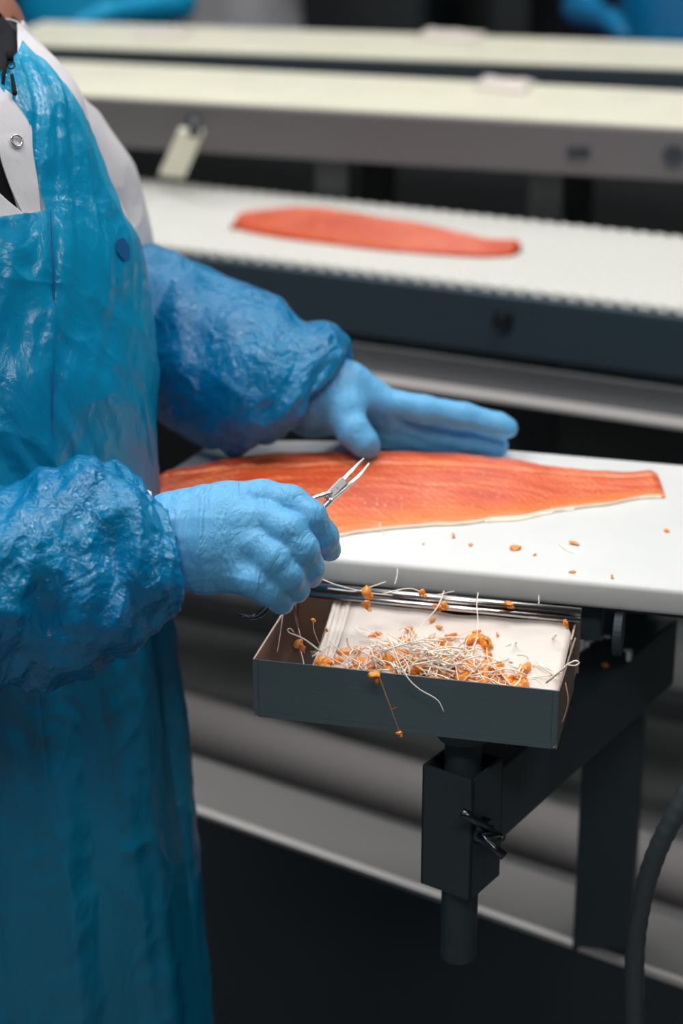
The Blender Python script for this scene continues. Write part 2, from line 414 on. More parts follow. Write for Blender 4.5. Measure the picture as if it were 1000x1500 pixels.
# ------------------------------------------------------------------ conveyors (a front-edge line on the top plane, a width, a body)
def conveyor(label, p0, p1, width, z, t0, t1, face_h, top_mat, face_mat, ribs=False, legs=(), flange=False, bolts=(), apron_panel=False):
    a = PZ(*p0, z); b = PZ(*p1, z); d = b-a; d[2] = 0; d /= np.linalg.norm(d); n = np.array([-d[1], d[0], 0]); zz = np.array([0, 0, 1.])
    T = thing('conveyor', label, 'conveyor', (a[0], a[1], 0))
    L = t1-t0; mid = a+d*(t0+t1)/2
    B = MB()
    B.box(mid+n*width/2-zz*.012, d*L/2, n*width/2, zz*.012); B.build('belt', top_mat, T, bevel=.004)
    if ribs:
        R_ = MB(); pitch = .0125; k = int(L/pitch)
        for i in range(k):
            c = a+d*(t0+(i+.5)*pitch); e = .004 if i % 2 else -.003
            prof = [(-.0052, 0), (-.003, .0042), (.003, .0042), (.0052, 0)]
            V = [c+n*s+d*q[0]+zz*(q[1]) for s in (-.004+e, width+.004+e) for q in prof]
            R_.add(V, [(0, 4, 5, 1), (1, 5, 6, 2), (2, 6, 7, 3), (0, 1, 2, 3), (7, 6, 5, 4)])
            # cross links between the rods
            for j in range(14):
                s0 = width*(j+.5)/14+(.5*width/14 if i % 2 else 0)
                q = c+n*s0+d*pitch/2+zz*.0012
                R_.box(q, d*.0036, n*.006, zz*.0022)
        o = R_.build('belt_rods', top_mat, T); o['kind'] = 'stuff'
    for s, nm in ((-1, 'side_rail'), (1, 'side_rail')):
        f = MB(); off = n*(-.012 if s < 0 else width+.012)
        f.box(mid+off-zz*(.004+(face_h+.018)/2), d*L/2, n*.008, zz*(face_h+.018)/2)
        f.build(nm, face_mat, T, bevel=.003)
    if apron_panel:
        f = MB(); f.box(mid+n*.05-zz*.55, d*L/2, n*.006, zz*.46); f.build('skirt_panel', M['leg'], T, bevel=.002)
    if flange:
        f = MB(); f.box(mid-n*.03-zz*(.022+face_h+.028), d*L/2, n*.004, zz*.020); f.build('drip_flange', M['frame2'], T, bevel=.002)
        f = MB(); f.box(mid-n*.045-zz*(.022+face_h+.050), d*L/2, n*.02, zz*.003); f.build('drip_edge', M['steel_dull'], T, bevel=.001)
    for s in legs:
        for q in (.03, width-.03):
            l = MB(); c = a+d*s+n*q; l.box((c[0], c[1], (z-.04)/2), d*.028, n*.02, (0, 0, (z-.04)/2)); l.build('leg', M['leg'], T, bevel=.003)
    if len(legs) > 1:
        l = MB(); c0 = a+d*min(legs)+n*width/2; c1 = a+d*max(legs)+n*width/2; c0[2] = c1[2] = .28
        l.box((c0+c1)/2, (c1-c0)/2, n*.02, zz*.02); l.build('cross_beam', M['leg'], T, bevel=.003)
    for (u, v, r) in bolts:
        # bolt head on the near face
        rr = ray(u, v); o_ = a-n*.022; tt = ((o_-CAM)@n)/(rr@n); q = CAM+rr*tt
        bb = MB(); bb.cyl(q+n*.004, q-n*.003, r*1.5, n=20); bb.cyl(q, q-n*.009, r, n=6); bb.build('bolt', M['bolt'], T, smooth=False, bevel=.001)
    return T, a, d, n
M['leg'] = mat('grey_leg', (.06, .07, .075, 1), .5, metal=.4)
M['bolt'] = mat('dark_bolt', (.10, .11, .13, 1), .3, metal=1)
M['leg2'] = mat('dull_shelf', (.20, .20, .205, 1), .6)
M['pipe'] = mat('dull_pipe', (.25, .24, .245, 1), .8)
M['steel_dull'] = mat('dull_edge_steel', (.62, .60, .60, 1), .4, metal=.3)
M['mauve_rail'] = mat('satin_steel_rail', (.16, .15, .16, 1), .45, metal=.3, bump=[(30, (1, 1, 8), .08, .001, 'noise')])
conveyor('white ribbed modular belt conveyor carrying the smaller orange fillet behind the worker', (500, 394), (1000, 455), .375, .95, -1.1, 1.6, .066,
         M['belt'], M['belt_side'], ribs=True, legs=(-1.0, 1.5), flange=True, bolts=[(736, 469, .010)])
conveyor('long cream topped conveyor with a satin steel side rail, second from the back', (500, 157), (1000, 184), .31, 1.10, -1.5, 2.2, .060,
         M['cream'], M['mauve_rail'], legs=(-.02, .33, 1.2, 2.0), bolts=[(986, 229, .011), (838, 224, .006), (855, 224, .006), (283, 178, .007)])
conveyor('farthest cream topped conveyor with a dark side rail at the top of the frame', (500, 80), (1000, 98), .30, 1.10, -.70, 2.4, .048,
         M['cream'], M['frame'], legs=(-.6, 2.2), apron_panel=True)

# white deflector plate hanging between the belts
def slab_px(name, pts, thick, m, parent=None, bevel=.002):
    Q = [P(*q) for q in pts]; n_ = np.cross(Q[1]-Q[0], Q[2]-Q[0]); n_ /= np.linalg.norm(n_)
    if n_@Fw < 0: n_ = -n_
    V = Q+[q+n_*thick for q in Q]; k = len(Q)
    F = [tuple(range(k)), tuple(range(k, 2*k))[::-1]]+[(i, k+i, k+(i+1) % k, (i+1) % k) for i in range(k)]
    return mesh_obj(name, V, F, m, parent, False, bevel)
c = P(262, 230, 3.18)
t = thing('belt_scraper', 'white tilted plastic scraper bar under the steel side rail of the second conveyor', 'scraper', c)
slab_px('blade', [(262, 192, 3.15), (298, 196, 3.15), (270, 262, 3.22), (232, 258, 3.22)], .012, M['cream'], t)
b = MB(); b.cyl(P(284, 200, 3.14), P(286, 172, 3.14), .010); b.build('mount', M['bolt'], t, smooth=True)
c = P(740, 120, 3.3)
# white cloths lying on the far belts
def rag(label, u0, v0, u1, v1, z, sc):
    nu, nv = 26, 14; a = PZ(u0, v0, z); b_ = PZ(u1, v1, z); V = []
    for i in range(nu):
        for j in range(nv):
            s, q = i/(nu-1), j/(nv-1)
            p_ = a+(b_-a)*s+np.array([0, (q-.5)*.12, 0]); V.append(p_)
    V = np.array(V); hgt = .004+.005*fbm(V*22+sc); S_ = np.linspace(0, 1, nu).repeat(nv); Q_ = np.tile(np.linspace(0, 1, nv), nu)
    edge = np.minimum(1, np.minimum(S_, 1-S_)*8)*np.minimum(1, np.minimum(Q_, 1-Q_)*6)
    V[:, 2] = z+.002+np.maximum(hgt, .002)*edge; V[:, 0] += .01*noise(V*30)
    o = mesh_obj('cloth', V, grid_faces(nu, nv, False), M['paper']); so = o.modifiers.new('solid', 'SOLIDIFY'); so.thickness = .002
    return tag(recenter(o), label, 'cloth')
rag('crumpled white cloth on the back edge of the second conveyor', 700, 122, 775, 130, 1.10, 1)
rag('pale cloth lying on the farthest cream conveyor', 615, 52, 705, 57, 1.10, 9)
rag('pale cloth at the left of the farthest cream conveyor beside the blue apron', 205, 50, 275, 53, 1.10, 19)

# dark machine housings behind the belts
for nm, lab, (xa, xb, ya, yb, za, zb) in (
        ('machine_cabinet', 'dark machine cabinet standing against the back wall, left half', (-3.2, -1.2, 6.2, 6.9, 0, 1.5)),
        ('machine_cabinet', 'dark machine cabinet standing against the back wall, right half', (-1.0, 1.6, 6.2, 6.9, 0, 1.7))):
    t = thing(nm, lab, 'cabinet', ((xa+xb)/2, (ya+yb)/2, 0))
    MB().aabox(xa, xb, ya, yb, .12, zb).build('body', M['frame'], t, bevel=.01)
    for i in range(3):
        w_ = (xb-xa)/3; MB().aabox(xa+w_*i+.02, xa+w_*(i+1)-.02, ya-.02, ya, .2, zb-.08).build('door', M['leg'], t, bevel=.005)
    for xx in (xa+.08, xb-.08):
        for yy in (ya+.08, yb-.08): MB().cyl((xx, yy, 0), (xx, yy, .13), .03).build('foot', M['bolt'], t)

# ------------------------------------------------------------------ cutting board
BT = .95
poly = [(-.545, 1.640), (.42, 1.640), (.42, 2.0), (.10, 1.972), (-.10, 1.967), (-.284, 1.971), (-.44, 1.965), (-.575, 1.935), (-.600, 1.905), (-.616, 1.825), (-.606, 1.77), (-.580, 1.70), (-.566, 1.655)]
board = tag(recenter(MB().prism(poly, BT-.0265, BT).build('cutting_board', M['board'], None, smooth=True, bevel=.0055, seg=4)),
            'thick white plastic cutting board under the large salmon fillet', 'board')

# ------------------------------------------------------------------ bench frame that carries board and tray
A = P  # alias
bench = thing('bench_frame', 'dark steel bench frame with a diagonal arm and post under the white board', 'frame', (-.15, 1.9, 0))
Zv = np.array([0, 0, 1.])
e1 = np.array([.934, -.358, 0]); e2 = np.array([.358, .934, 0]); S = .025
pc = np.array([-.283, 1.508, 0])+(e1*S+e2*S)      # socket centre
def sqtube(mb, c, a, b, z0, z1, s, wall=.003):
    cc = np.array([c[0], c[1], 0])
    for (da, db, ha, hb) in ((s-wall/2, 0, wall/2, s), (-(s-wall/2), 0, wall/2, s), (0, s-wall/2, s, wall/2), (0, -(s-wall/2), s, wall/2)):
        mb.box(cc+a*da+b*db+Zv*(z0+z1)/2, a*ha, b*hb, Zv*(z1-z0)/2)
m_ = MB(); sqtube(m_, pc, e1, e2, .700, .820, S+.001, .0035); socket = m_.build('socket', M['frame_teal'] if 'frame_teal' in M else M['frame'], bench, bevel=.0012)
m_ = MB(); a0 = pc+e2*S; a1 = np.array([-.115, 1.90, 0]); dd = a1-a0; Ld = np.linalg.norm(dd); dd /= Ld; nn = np.array([dd[1], -dd[0], 0])
m_.box((a0+a1)/2+Zv*.772, dd*Ld/2, nn*.025, Zv*.038); m_.build('arm', M['frame'], bench, bevel=.003)
m_ = MB(); m_.box((-.152, 1.915, .66), (.031, 0, 0), (0, .031, 0), (0, 0, .262)); m_.build('post', M['frame'], bench, bevel=.003)
# upper cross beams under the board
m_ = MB(); m_.aabox(-.52, .40, 1.90, 1.94, .885, .9235); m_.build('cross_beam', M['frame'], bench, bevel=.002)
m_ = MB(); m_.aabox(-.185, -.150, 1.665, 1.70, .880, .9235); m_.aabox(-.20, .40, 1.70, 1.73, .895, .9235); m_.build('board_bracket', M['frame'], bench, bevel=.002)
m_ = MB(); q = PZ(906, 925, .90); m_.cyl(q+np.array([-.004, 0, 0]), q+np.array([.004, 0, 0]), .022, n=28); m_.build('bracket_disc', M['frame'], bench, smooth=False, bevel=.001)
for (u, v, z) in ((918, 957, .815), (864, 943, .815), (889, 937, .815)):
    q = PZ(u, v, z); m_ = MB(); m_.cyl(q-Zv*.006, q+Zv*.004, .006, n=8); m_.tube([q+Zv*.004, q+Zv*.006], [.006, .003], 8); m_.build('bolt', M['steel'], bench)
# low rail with its bright upper flange
ra, rb = PZ(285, 1187, .405), PZ(1000, 1441, .405); rd = rb-ra; rd /= np.linalg.norm(rd); rn = np.array([-rd[1], rd[0], 0]); ra_ = ra-rd*.5; rb_ = rb+rd*.5; rc = (ra_+rb_)/2; rl = np.linalg.norm(rb_-ra_)/2
m_ = MB(); m_.box(rc+rn*.006-Zv*.0035, rd*rl, rn*.006, Zv*.0035); m_.build('rail_edge', M['steel_dull'], bench, bevel=.002)
m_ = MB(); m_.box(rc+rn*.010-Zv*.187, rd*rl, rn*.006, Zv*.18); m_.build('rail_panel', M['darkplate'], bench, bevel=.002)
m_ = MB(); m_.box(rc+rn*.07-Zv*.013, rd*rl, rn*.055, Zv*.004); m_.build('rail_shelf', M['leg2'], bench, bevel=.002)
for s in (-rl+.1, rl-.1):
    m_ = MB(); q = rc+rd*s+rn*.045; m_.box((q[0], q[1], .19), rd*.02, rn*.02, (0, 0, .19)); m_.build('leg', M['frame'], bench, bevel=.003)
m_ = MB(); q0 = PZ(300, 1368, .07); q1 = PZ(620, 1490, .07); dq = q1-q0; m_.box((q0+q1)/2, dq*1.4, np.array([-dq[1], dq[0], 0])/np.linalg.norm(dq)*.018, Zv*.012); m_.build('foot_rail', M['leg'], bench, bevel=.003)
# wing knob on the socket
kb = P(690, 1205, 1.715)
kn = (e1*1.0+(-e2)*1.0); kn /= np.linalg.norm(kn); kside = -e2*0+e1
m_ = MB(); kc = pc+e1*(S+.001)-e2*.012+Zv*.765
m_.cyl(kc, kc+e1*.009, .0125, n=20); m_.cyl(kc+e1*.007, kc+e1*.012, .0075, n=6); m_.cyl(kc+e1*.012, kc+e1*.024, .0035, n=14)
knob = m_.build('clamp_screw', M['bolt'], socket, bevel=.0006)
m_ = MB(); h0 = kc+e1*.018; m_.tube([h0+(-Zv*.2-e1*.2-e2*.1)*0, P(704, 1225, 1.705), P(722, 1240, 1.70), P(738, 1254, 1.70)], [.0045, .0036, .0030, .0042], 10); m_.tube([h0, P(688, 1196, 1.70), P(676, 1190, 1.70)], [.004, .004, .0045], 10)
m_.build('clamp_lever', M['bolt'], socket, smooth=True)

# long gray pipes and pans near the floor behind the bench
for lab, (u0, v0, u1, v1), z, r, mm in (
        ('low stainless pipe near the floor behind the bench, the upper one', (270, 1058, 640, 1172), .22, .045, 'pipe'),
        ('low stainless pipe near the floor behind the bench, the lower one', (300, 1150, 620, 1262), .22, .03, 'pipe')):
    a = PZ(u0, v0, z); b_ = PZ(u1, v1, z); d = b_-a; a = a-d*.8; b_ = b_+d*1.6
    t = thing('floor_pipe', lab, 'pipe', ((a+b_)/2)*np.array([1, 1, 0]))
    MB().tube([a, (a+b_)/2, b_], r, 24).build('pipe', M[mm], t, smooth=True)
    for f in (.15, .85):
        q = a+(b_-a)*f; MB().box((q[0], q[1], (z-r)/2+.01), (.03, 0, 0), (0, .03, 0), (0, 0, (z-r)/2+.012)).build('stand', M['leg'], t)

# hose at the lower right
hp = [(1035, 1100, 1.80), (1000, 1172, 1.80), (965, 1240, 1.81), (942, 1310, 1.83), (930, 1390, 1.86), (930, 1500, 1.90), (938, 1640, 1.96), (950, 1900, 2.1), (1000, 2200, 2.3)]
K = interp(np.array([P(*q) for q in hp]), np.linspace(0, 1, 90))
K[:, 2] = np.maximum(K[:, 2], .02)
hz = MB().tube(K, 0.0094+.0005*np.sin(np.arange(90)*2.1), 14); tag(recenter(hz.build('hose', M['hose'], None, smooth=True)), 'ribbed grey rubber hose hanging at the lower right', 'hose')

# ------------------------------------------------------------------ tray
TX0, TX1, TY0, TY1, TZ0, TZ1 = -.426, -.164, 1.472, 1.622, .868, .9225
tray = thing('bone_tray', 'open brushed steel tray hanging below the board edge, full of pin bones', 'tray', ((TX0+TX1)/2, (TY0+TY1)/2, TZ0))
th = .0016; ch = .005
# outer shell with a chamfered bottom edge
m_ = MB()
def panel(mb, a, b, c, d, n, t): # quad a b c d with thickness t along n
    a, b, c, d, n = map(lambda q: np.asarray(q, float), (a, b, c, d, n)); V = [a, b, c, d, a+n*t, b+n*t, c+n*t, d+n*t]
    mb.add(V, [(0, 1, 2, 3), (7, 6, 5, 4), (0, 4, 5, 1), (1, 5, 6, 2), (2, 6, 7, 3), (3, 7, 4, 0)])
x0, x1, y0, y1, z0, z1 = TX0, TX1, TY0, TY1, TZ0, TZ1
m_.aabox(x0+ch, x1-ch, y0, y0+th, z0+ch, z1); m_.aabox(x0, x0+ch, y0, y0+th, z0+ch, z1); m_.aabox(x1-ch, x1, y0, y0+th, z0+ch, z1)
panel(m_, (x0+ch, y0, z0+ch), (x0, y0, z0+ch), (x0+ch, y0, z0), (x0+ch, y0, z0), (0, 1, 0), th)
panel(m_, (x1, y0, z0+ch), (x1-ch, y0, z0+ch), (x1-ch, y0, z0), (x1-ch, y0, z0), (0, 1, 0), th)
m_.aabox(x0+ch, x1-ch, y0, y0+th, z0, z0+ch)
m_.build('front_panel', M['tray_out'], tray, bevel=.0007)
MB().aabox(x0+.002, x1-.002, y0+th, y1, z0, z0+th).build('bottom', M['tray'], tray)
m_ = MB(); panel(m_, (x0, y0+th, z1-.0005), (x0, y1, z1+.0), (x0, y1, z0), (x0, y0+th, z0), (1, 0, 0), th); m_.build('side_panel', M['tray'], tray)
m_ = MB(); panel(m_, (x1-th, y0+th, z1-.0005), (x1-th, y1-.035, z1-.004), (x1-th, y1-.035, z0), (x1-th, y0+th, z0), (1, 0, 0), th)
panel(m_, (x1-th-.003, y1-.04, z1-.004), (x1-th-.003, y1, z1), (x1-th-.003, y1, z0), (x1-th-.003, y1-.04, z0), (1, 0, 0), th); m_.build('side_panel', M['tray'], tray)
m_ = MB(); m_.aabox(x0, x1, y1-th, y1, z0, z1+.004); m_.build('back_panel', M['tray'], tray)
m_ = MB(); m_.tube([(x0+.004, y1-.003, z1+.006), (x1, y1-.003, z1+.006)], .0042, 16); m_.tube([(x0+.004, y1-.010, z1+.0015), (x1, y1-.010, z1+.0015)], .0028, 12)
m_.build('rolled_rim', M['steel'], tray, smooth=True)
m_ = MB(); m_.cyl((pc[0], pc[1], .62), (pc[0], pc[1], .868), .0165, n=28); m_.cyl((pc[0], pc[1], .845), (pc[0], pc[1], .868), .0235, .0265, n=28); pole = m_.build('mounting_pole', M['frame'], tray, smooth=False, bevel=.001)
for pl in pole.data.polygons: pl.use_smooth = True

# paper leaning in the tray: back part upright against the rear, then curved down to the floor of the tray
pap = thing('paper_sheet', 'white folded paper sheet lining the steel tray under the bones', 'paper', (-.28, 1.56, TZ0+.003))
def paper_part(name, xa, xb, m):
    n1, n2 = 40, 30; V = []; 
    for i in range(n1):
        s = i/(n1-1)
        prof_y = y1-.008-.118*s; prof_z = TZ1-.004-.046*(s**.75)
        for j in range(n2):
            q = j/(n2-1); x = xa+(xb-xa)*q
            cut = 0.0
            V.append((x+.004*(1-s), prof_y, prof_z+.0012*sin(q*9+s*3)+.0009*sin(q*23-s*6)))
    V = np.array(V)
    # round the upper right corner
    cx, cz = xb-.004, 0
    for k in range(len(V)):
        i, j = divmod(k, n2); q = j/(n2-1); s = i/(n1-1)
        if xb > -.2:
            dx = max(0, (q-.93)/.07); ds = max(0, (.10-s)/.10)
            if dx > 0 and ds > 0:
                r_ = hypot(dx, ds)
                if r_ > 1: V[k][0] -= (dx-dx/r_)*.07*(xb-xa); V[k][2] -= (ds-ds/r_)*.10*.03; V[k][1] -= (ds-ds/r_)*.10*.118
    o = mesh_obj(name, V, grid_faces(n1, n2, False), m, pap); so = o.modifiers.new('solid', 'SOLIDIFY'); so.thickness = .0011
    return o
paper_part('sheet', -.3755, -.1740, M['paper'])
o = paper_part('folded_flap', -.3925, -.3765, M['paper'])

# ------------------------------------------------------------------ pin bones and scraps
def bone_pts(c, L, az, el, bend, k=7, hook=0):
    d = np.array([cos(az)*cos(el), sin(az)*cos(el), sin(el)]); s_ = np.cross(d, (0, 0, 1)); s_ /= np.linalg.norm(s_)+1e-9; u_ = np.cross(s_, d)
    t_ = np.linspace(-.5, .5, k)[:, None]; ph = random.uniform(0, 2*pi)
    return np.asarray(c)+d*L*t_+(s_*cos(ph)+u_*sin(ph))*bend*(t_**2*4-1)*L*.25
def floor_z(y):   # paper height at y
    s = min(1, max(0, (y1-.008-y)/.118)); return max(TZ0+.004, TZ1-.004-.046*(s**.75))
def heap(x, y):
    return .046*np.exp(-((x+.292)/.058)**2-((y-1.515)/.045)**2)
bm_ = MB(); sc_ = MB()
for i in range(460):
    x = random.gauss(-.288, .043); y = random.gauss(1.528, .026); x = min(max(x, -.405), -.19); y = min(max(y, 1.480), 1.60)
    z = floor_z(y)+heap(x, y)*random.uniform(.55, 1.05)+.003
    L = random.uniform(.016, .042); el = random.gauss(.0, .35)
    pts = bone_pts((x, y, z), L, random.choice((random.gauss(2.5, .5), random.uniform(0, pi))), el, random.uniform(-.9, .9))
    pts[:, 1] = np.maximum(pts[:, 1], TY0+.0035); pts[:, 2] = np.maximum(pts[:, 2], TZ0+.004)
    r = random.uniform(.0004, .0008); bm_.tube(pts, np.linspace(r*1.4, r*.6, len(pts)), 5)
bones = bm_.build('pin_bones', M['bone'], None, smooth=True); bones['kind'] = 'stuff'
tag(bones, 'tangled heap of pale fish pin bones in the steel tray', 'bones')
def blob(mb, c, r, st=(1, 1, 1), seed=0, n=8):
    V = []; F = []
    for i in range(n+1):
        for j in range(2*n):
            a, b_ = pi*i/n, pi*j/n; V.append((sin(a)*cos(b_), sin(a)*sin(b_), cos(a)))
    V = np.array(V); k = 1+.55*noise(V*1.4+seed*3.7)+.25*noise(V*3.1+seed)
    V = V*k[:, None]*r*np.array(st)
    rot = np.array(Matrix.Rotation(seed*1.7, 3, 'Z') @ Matrix.Rotation(seed*.9, 3, 'X')); V = V@rot.T+np.asarray(c)
    for i in range(n):
        for j in range(2*n): F.append((i*2*n+j, (i+1)*2*n+j, (i+1)*2*n+(j+1) % (2*n), i*2*n+(j+1) % (2*n)))
    mb.add(V, F)
for i in range(300):
    x = random.gauss(-.294, .048); y = random.gauss(1.522, .026); x = min(max(x, -.385), -.205); y = min(max(y, 1.482), 1.59)
    z = floor_z(y)+heap(x, y)*random.uniform(.2, .78)+.001
    blob(sc_, (x, y, z), random.uniform(.0035, .0075), (1.3, .9, .6), i, 6)
for i in range(30):
    x = random.gauss(-.27, .045); y = random.uniform(1.54, 1.605); x = min(max(x, -.36), -.195)
    blob(sc_, (x, y, floor_z(y)+.003), random.uniform(.0015, .0034), (1.5, .8, .4), i+300, 5)
scr = sc_.build('salmon_scraps', M['scrap'], None, smooth=True); scr['kind'] = 'stuff'
tag(scr, 'orange salmon flesh scraps clumped under the pin bones in the tray', 'fish scraps')

# loose bones that stick out: each one its own thing
def pxcurve(pts, n=18): return interp(np.array([P(*q) for q in pts]), np.linspace(0, 1, n))
LOOSE = [
 ('long brown bone hanging over the front of the tray below the heap', [(545, 965, 1.655), (562, 1010, 1.652), (575, 1045, 1.655), (586, 1076, 1.66)], .0005, 'bone_brown', (584, 1074, 1.658), .0022),
 ('pale bone hanging over the tray front, right of the brown one', [(570, 935, 1.66), (592, 985, 1.648), (612, 1008, 1.648), (640, 1025, 1.65), (650, 1043, 1.652)], .00055, 'bone', None, 0),
 ('white bone with a looped end over the right rim of the tray', [(800, 1000, 1.66), (822, 982, 1.642), (830, 974, 1.64), (842, 968, 1.638), (848, 971, 1.638), (842, 975, 1.638), (832, 974, 1.639)], .0007, 'bone', None, 0),
 ('thin bone dangling outside the right side of the tray', [(828, 1000, 1.635), (832, 1025, 1.63), (828, 1045, 1.63), (823, 1058, 1.63)], .0004, 'bone_brown', None, 0),
 ('long straight bone standing at the left end of the tray', [(414, 900, 1.70), (410, 930, 1.69), (406, 955, 1.69)], .0005, 'bone', None, 0),
 ('brown bone strand hanging from the little finger into the tray', [(430, 878, 1.68), (434, 905, 1.68), (440, 935, 1.69), (443, 958, 1.69)], .0006, 'bone_brown', (437, 943, 1.68), .0040),
 ('pale bone strand beside the brown one under the little finger', [(434, 872, 1.685), (432, 900, 1.685), (438, 925, 1.685), (446, 957, 1.69)], .0005, 'bone', None, 0),
 ('curled bone ending in a small loop left of the heap', [(470, 955, 1.68), (448, 938, 1.68), (432, 930, 1.675), (424, 927, 1.675), (421, 922, 1.675), (426, 921, 1.675), (430, 926, 1.675)], .0006, 'bone', None, 0),
 ('bone with a knobbed tip standing left of the paper', [(458, 908, 1.72), (460, 925, 1.715), (468, 945, 1.70)], .0005, 'bone_brown', (458, 908, 1.72), .0016),
 ('bone leaning left against the heap near the tray front', [(477, 922, 1.70), (468, 945, 1.69), (455, 960, 1.68)], .0005, 'bone_brown', (477, 922, 1.70), .0014),
 ('long bone lying over the rear rim of the tray, pointing left', [(450, 838, 1.80), (490, 856, 1.78), (540, 868, 1.77), (575, 872, 1.77)], .0005, 'bone', None, 0),
 ('bone crossing the rear rim with an orange clump on it', [(480, 862, 1.79), (520, 866, 1.775), (548, 858, 1.775), (565, 852, 1.78)], .0006, 'bone', (536, 867, 1.772), .0045),
 ('bone lying over the rear rim near the middle of the tray', [(560, 870, 1.78), (600, 862, 1.78), (630, 872, 1.78), (665, 866, 1.785)], .0005, 'bone', (618, 868, 1.78), .003),
 ('fine bone standing up against the board edge', [(578, 822, 1.83), (582, 838, 1.815), (578, 856, 1.80)], .0005, 'bone', None, 0),
 ('bone arching from the rear rim onto the paper', [(650, 866, 1.79), (640, 890, 1.75), (618, 915, 1.73), (600, 940, 1.70)], .0005, 'bone', (650, 885, 1.76), .003),
 ('double bone hanging over the rear rim right of centre', [(700, 868, 1.79), (698, 885, 1.77), (700, 915, 1.74), (696, 945, 1.71)], .0004, 'bone', None, 0),
 ('short straight bone hanging off the rear rim near the right end', [(789, 868, 1.80), (789, 885, 1.785), (788, 897, 1.775)], .0004, 'bone', None, 0),
 ('bone lying on the board near the front edge, under the fillet tip', [(818, 800, 1.86), (828, 820, 1.85), (838, 838, 1.845)], .0003, 'bone', None, 0),
 ('fine bone resting on the lower edge of the large fillet', [(556, 766, 1.885), (558, 775, 1.88), (562, 784, 1.873)], .0005, 'membrane', None, 0),
]
for lab, pts, r, mm, cl, cr_ in LOOSE:
    K = pxcurve(pts)
    if 'lying on the board' in lab: K[:, 2] = BT+.0006
    if cl:
        t = thing('pin_bone', lab, 'bone', K[0]); MB().tube(K, np.linspace(r*1.3, r*.8, len(K)), 6).build('shaft', M[mm], t, smooth=True)
        q = MB(); blob(q, P(*cl), cr_, (1.2, .8, 1.0), len(lab), 6); blob(q, P(*cl)+np.array([cr_*.8, 0, -cr_*.9]), cr_*.7, (1, .8, 1.2), len(lab)+1, 6); q.build('flesh', M['scrap'], t, smooth=True)
    else:
        tag(recenter(MB().tube(K, np.linspace(r*1.3, r*.8, len(K)), 6).build('pin_bone', M[mm], None, smooth=True)), lab, 'bone')

SCR = [((664, 786), .0028, 'small orange flesh scrap on the board right below the fillet'), ((754, 804), .0040, 'orange flesh scrap in the middle of the clear board'),
       ((840, 796), .0036, 'orange flesh scrap on the board below the fillet tail'), ((689, 799), .0020, 'pale tiny flesh scrap on the board left of the middle scrap'),
       ((838, 839), .0020, 'tiny flesh scrap at the lower end of the bone on the board'), ((896, 847), .0020, 'small flesh scrap near the front edge at the right of the board'),
       ((783, 814), .0014, 'tiniest flesh crumb on the board between two larger scraps'), ((976, 779), .0022, 'flesh scrap on the board near the right frame edge'),
       ((620, 797), .0014, 'flesh crumb close to the index finger on the board edge')]
for i, ((u, v), r, lab) in enumerate(SCR):
    q = MB(); blob(q, PZ(u, v, BT+r*.22), r, (1.5, .8, .3), i*3+1, 7)
    o = recenter(q.build('flesh_scrap', M['scrap'], None, smooth=True)); o.location.z = BT+.0001; tag(o, lab, 'fish scrap')
SCR2 = [((745, 884, 1.775), .0034, 'orange flesh scrap stuck on the rear rim of the tray'), ((828, 913, 1.745), .0026, 'orange flesh scrap on the right inner wall of the tray'),
        ((548, 988, 1.650), .0042, 'orange flesh strip hanging over the tray front lip'), ((536, 885, 1.765), .0036, 'orange flesh scrap on the upper paper under the rear rim'),
        ((640, 889, 1.76), .0034, 'orange flesh scrap at the top middle of the paper'), ((712, 937, 1.71), .0024, 'small orange scrap on the clear right part of the paper')]
for i, (pp, r, lab) in enumerate(SCR2):
    q = MB(); blob(q, P(*pp), r, (1.1, .6, 1.3), i*5+2, 7); blob(q, P(*pp)+np.array([r*.5, 0, -r]), r*.7, (.8, .5, 1.5), i+40, 6)
    tag(recenter(q.build('flesh_scrap', M['scrap'], None, smooth=True)), lab, 'fish scrap')
q = MB(); q0 = P(745, 876, 1.782)
# scrap on the far drip flange and on the arm
for (u, v, z, r, lab) in ((886, 974, .812, .0034, 'orange scrap on the top of the dark diagonal arm'), (602, 489, .85, .008, 'dark orange scrap on the drip flange of the ribbed conveyor')):
    q = MB(); pt = PZ(u, v, z); blob(q, pt, r, (1.2, 1, .7), 77, 7); tag(recenter(q.build('flesh_scrap', M['scrap'], None, smooth=True)), lab, 'fish scrap')

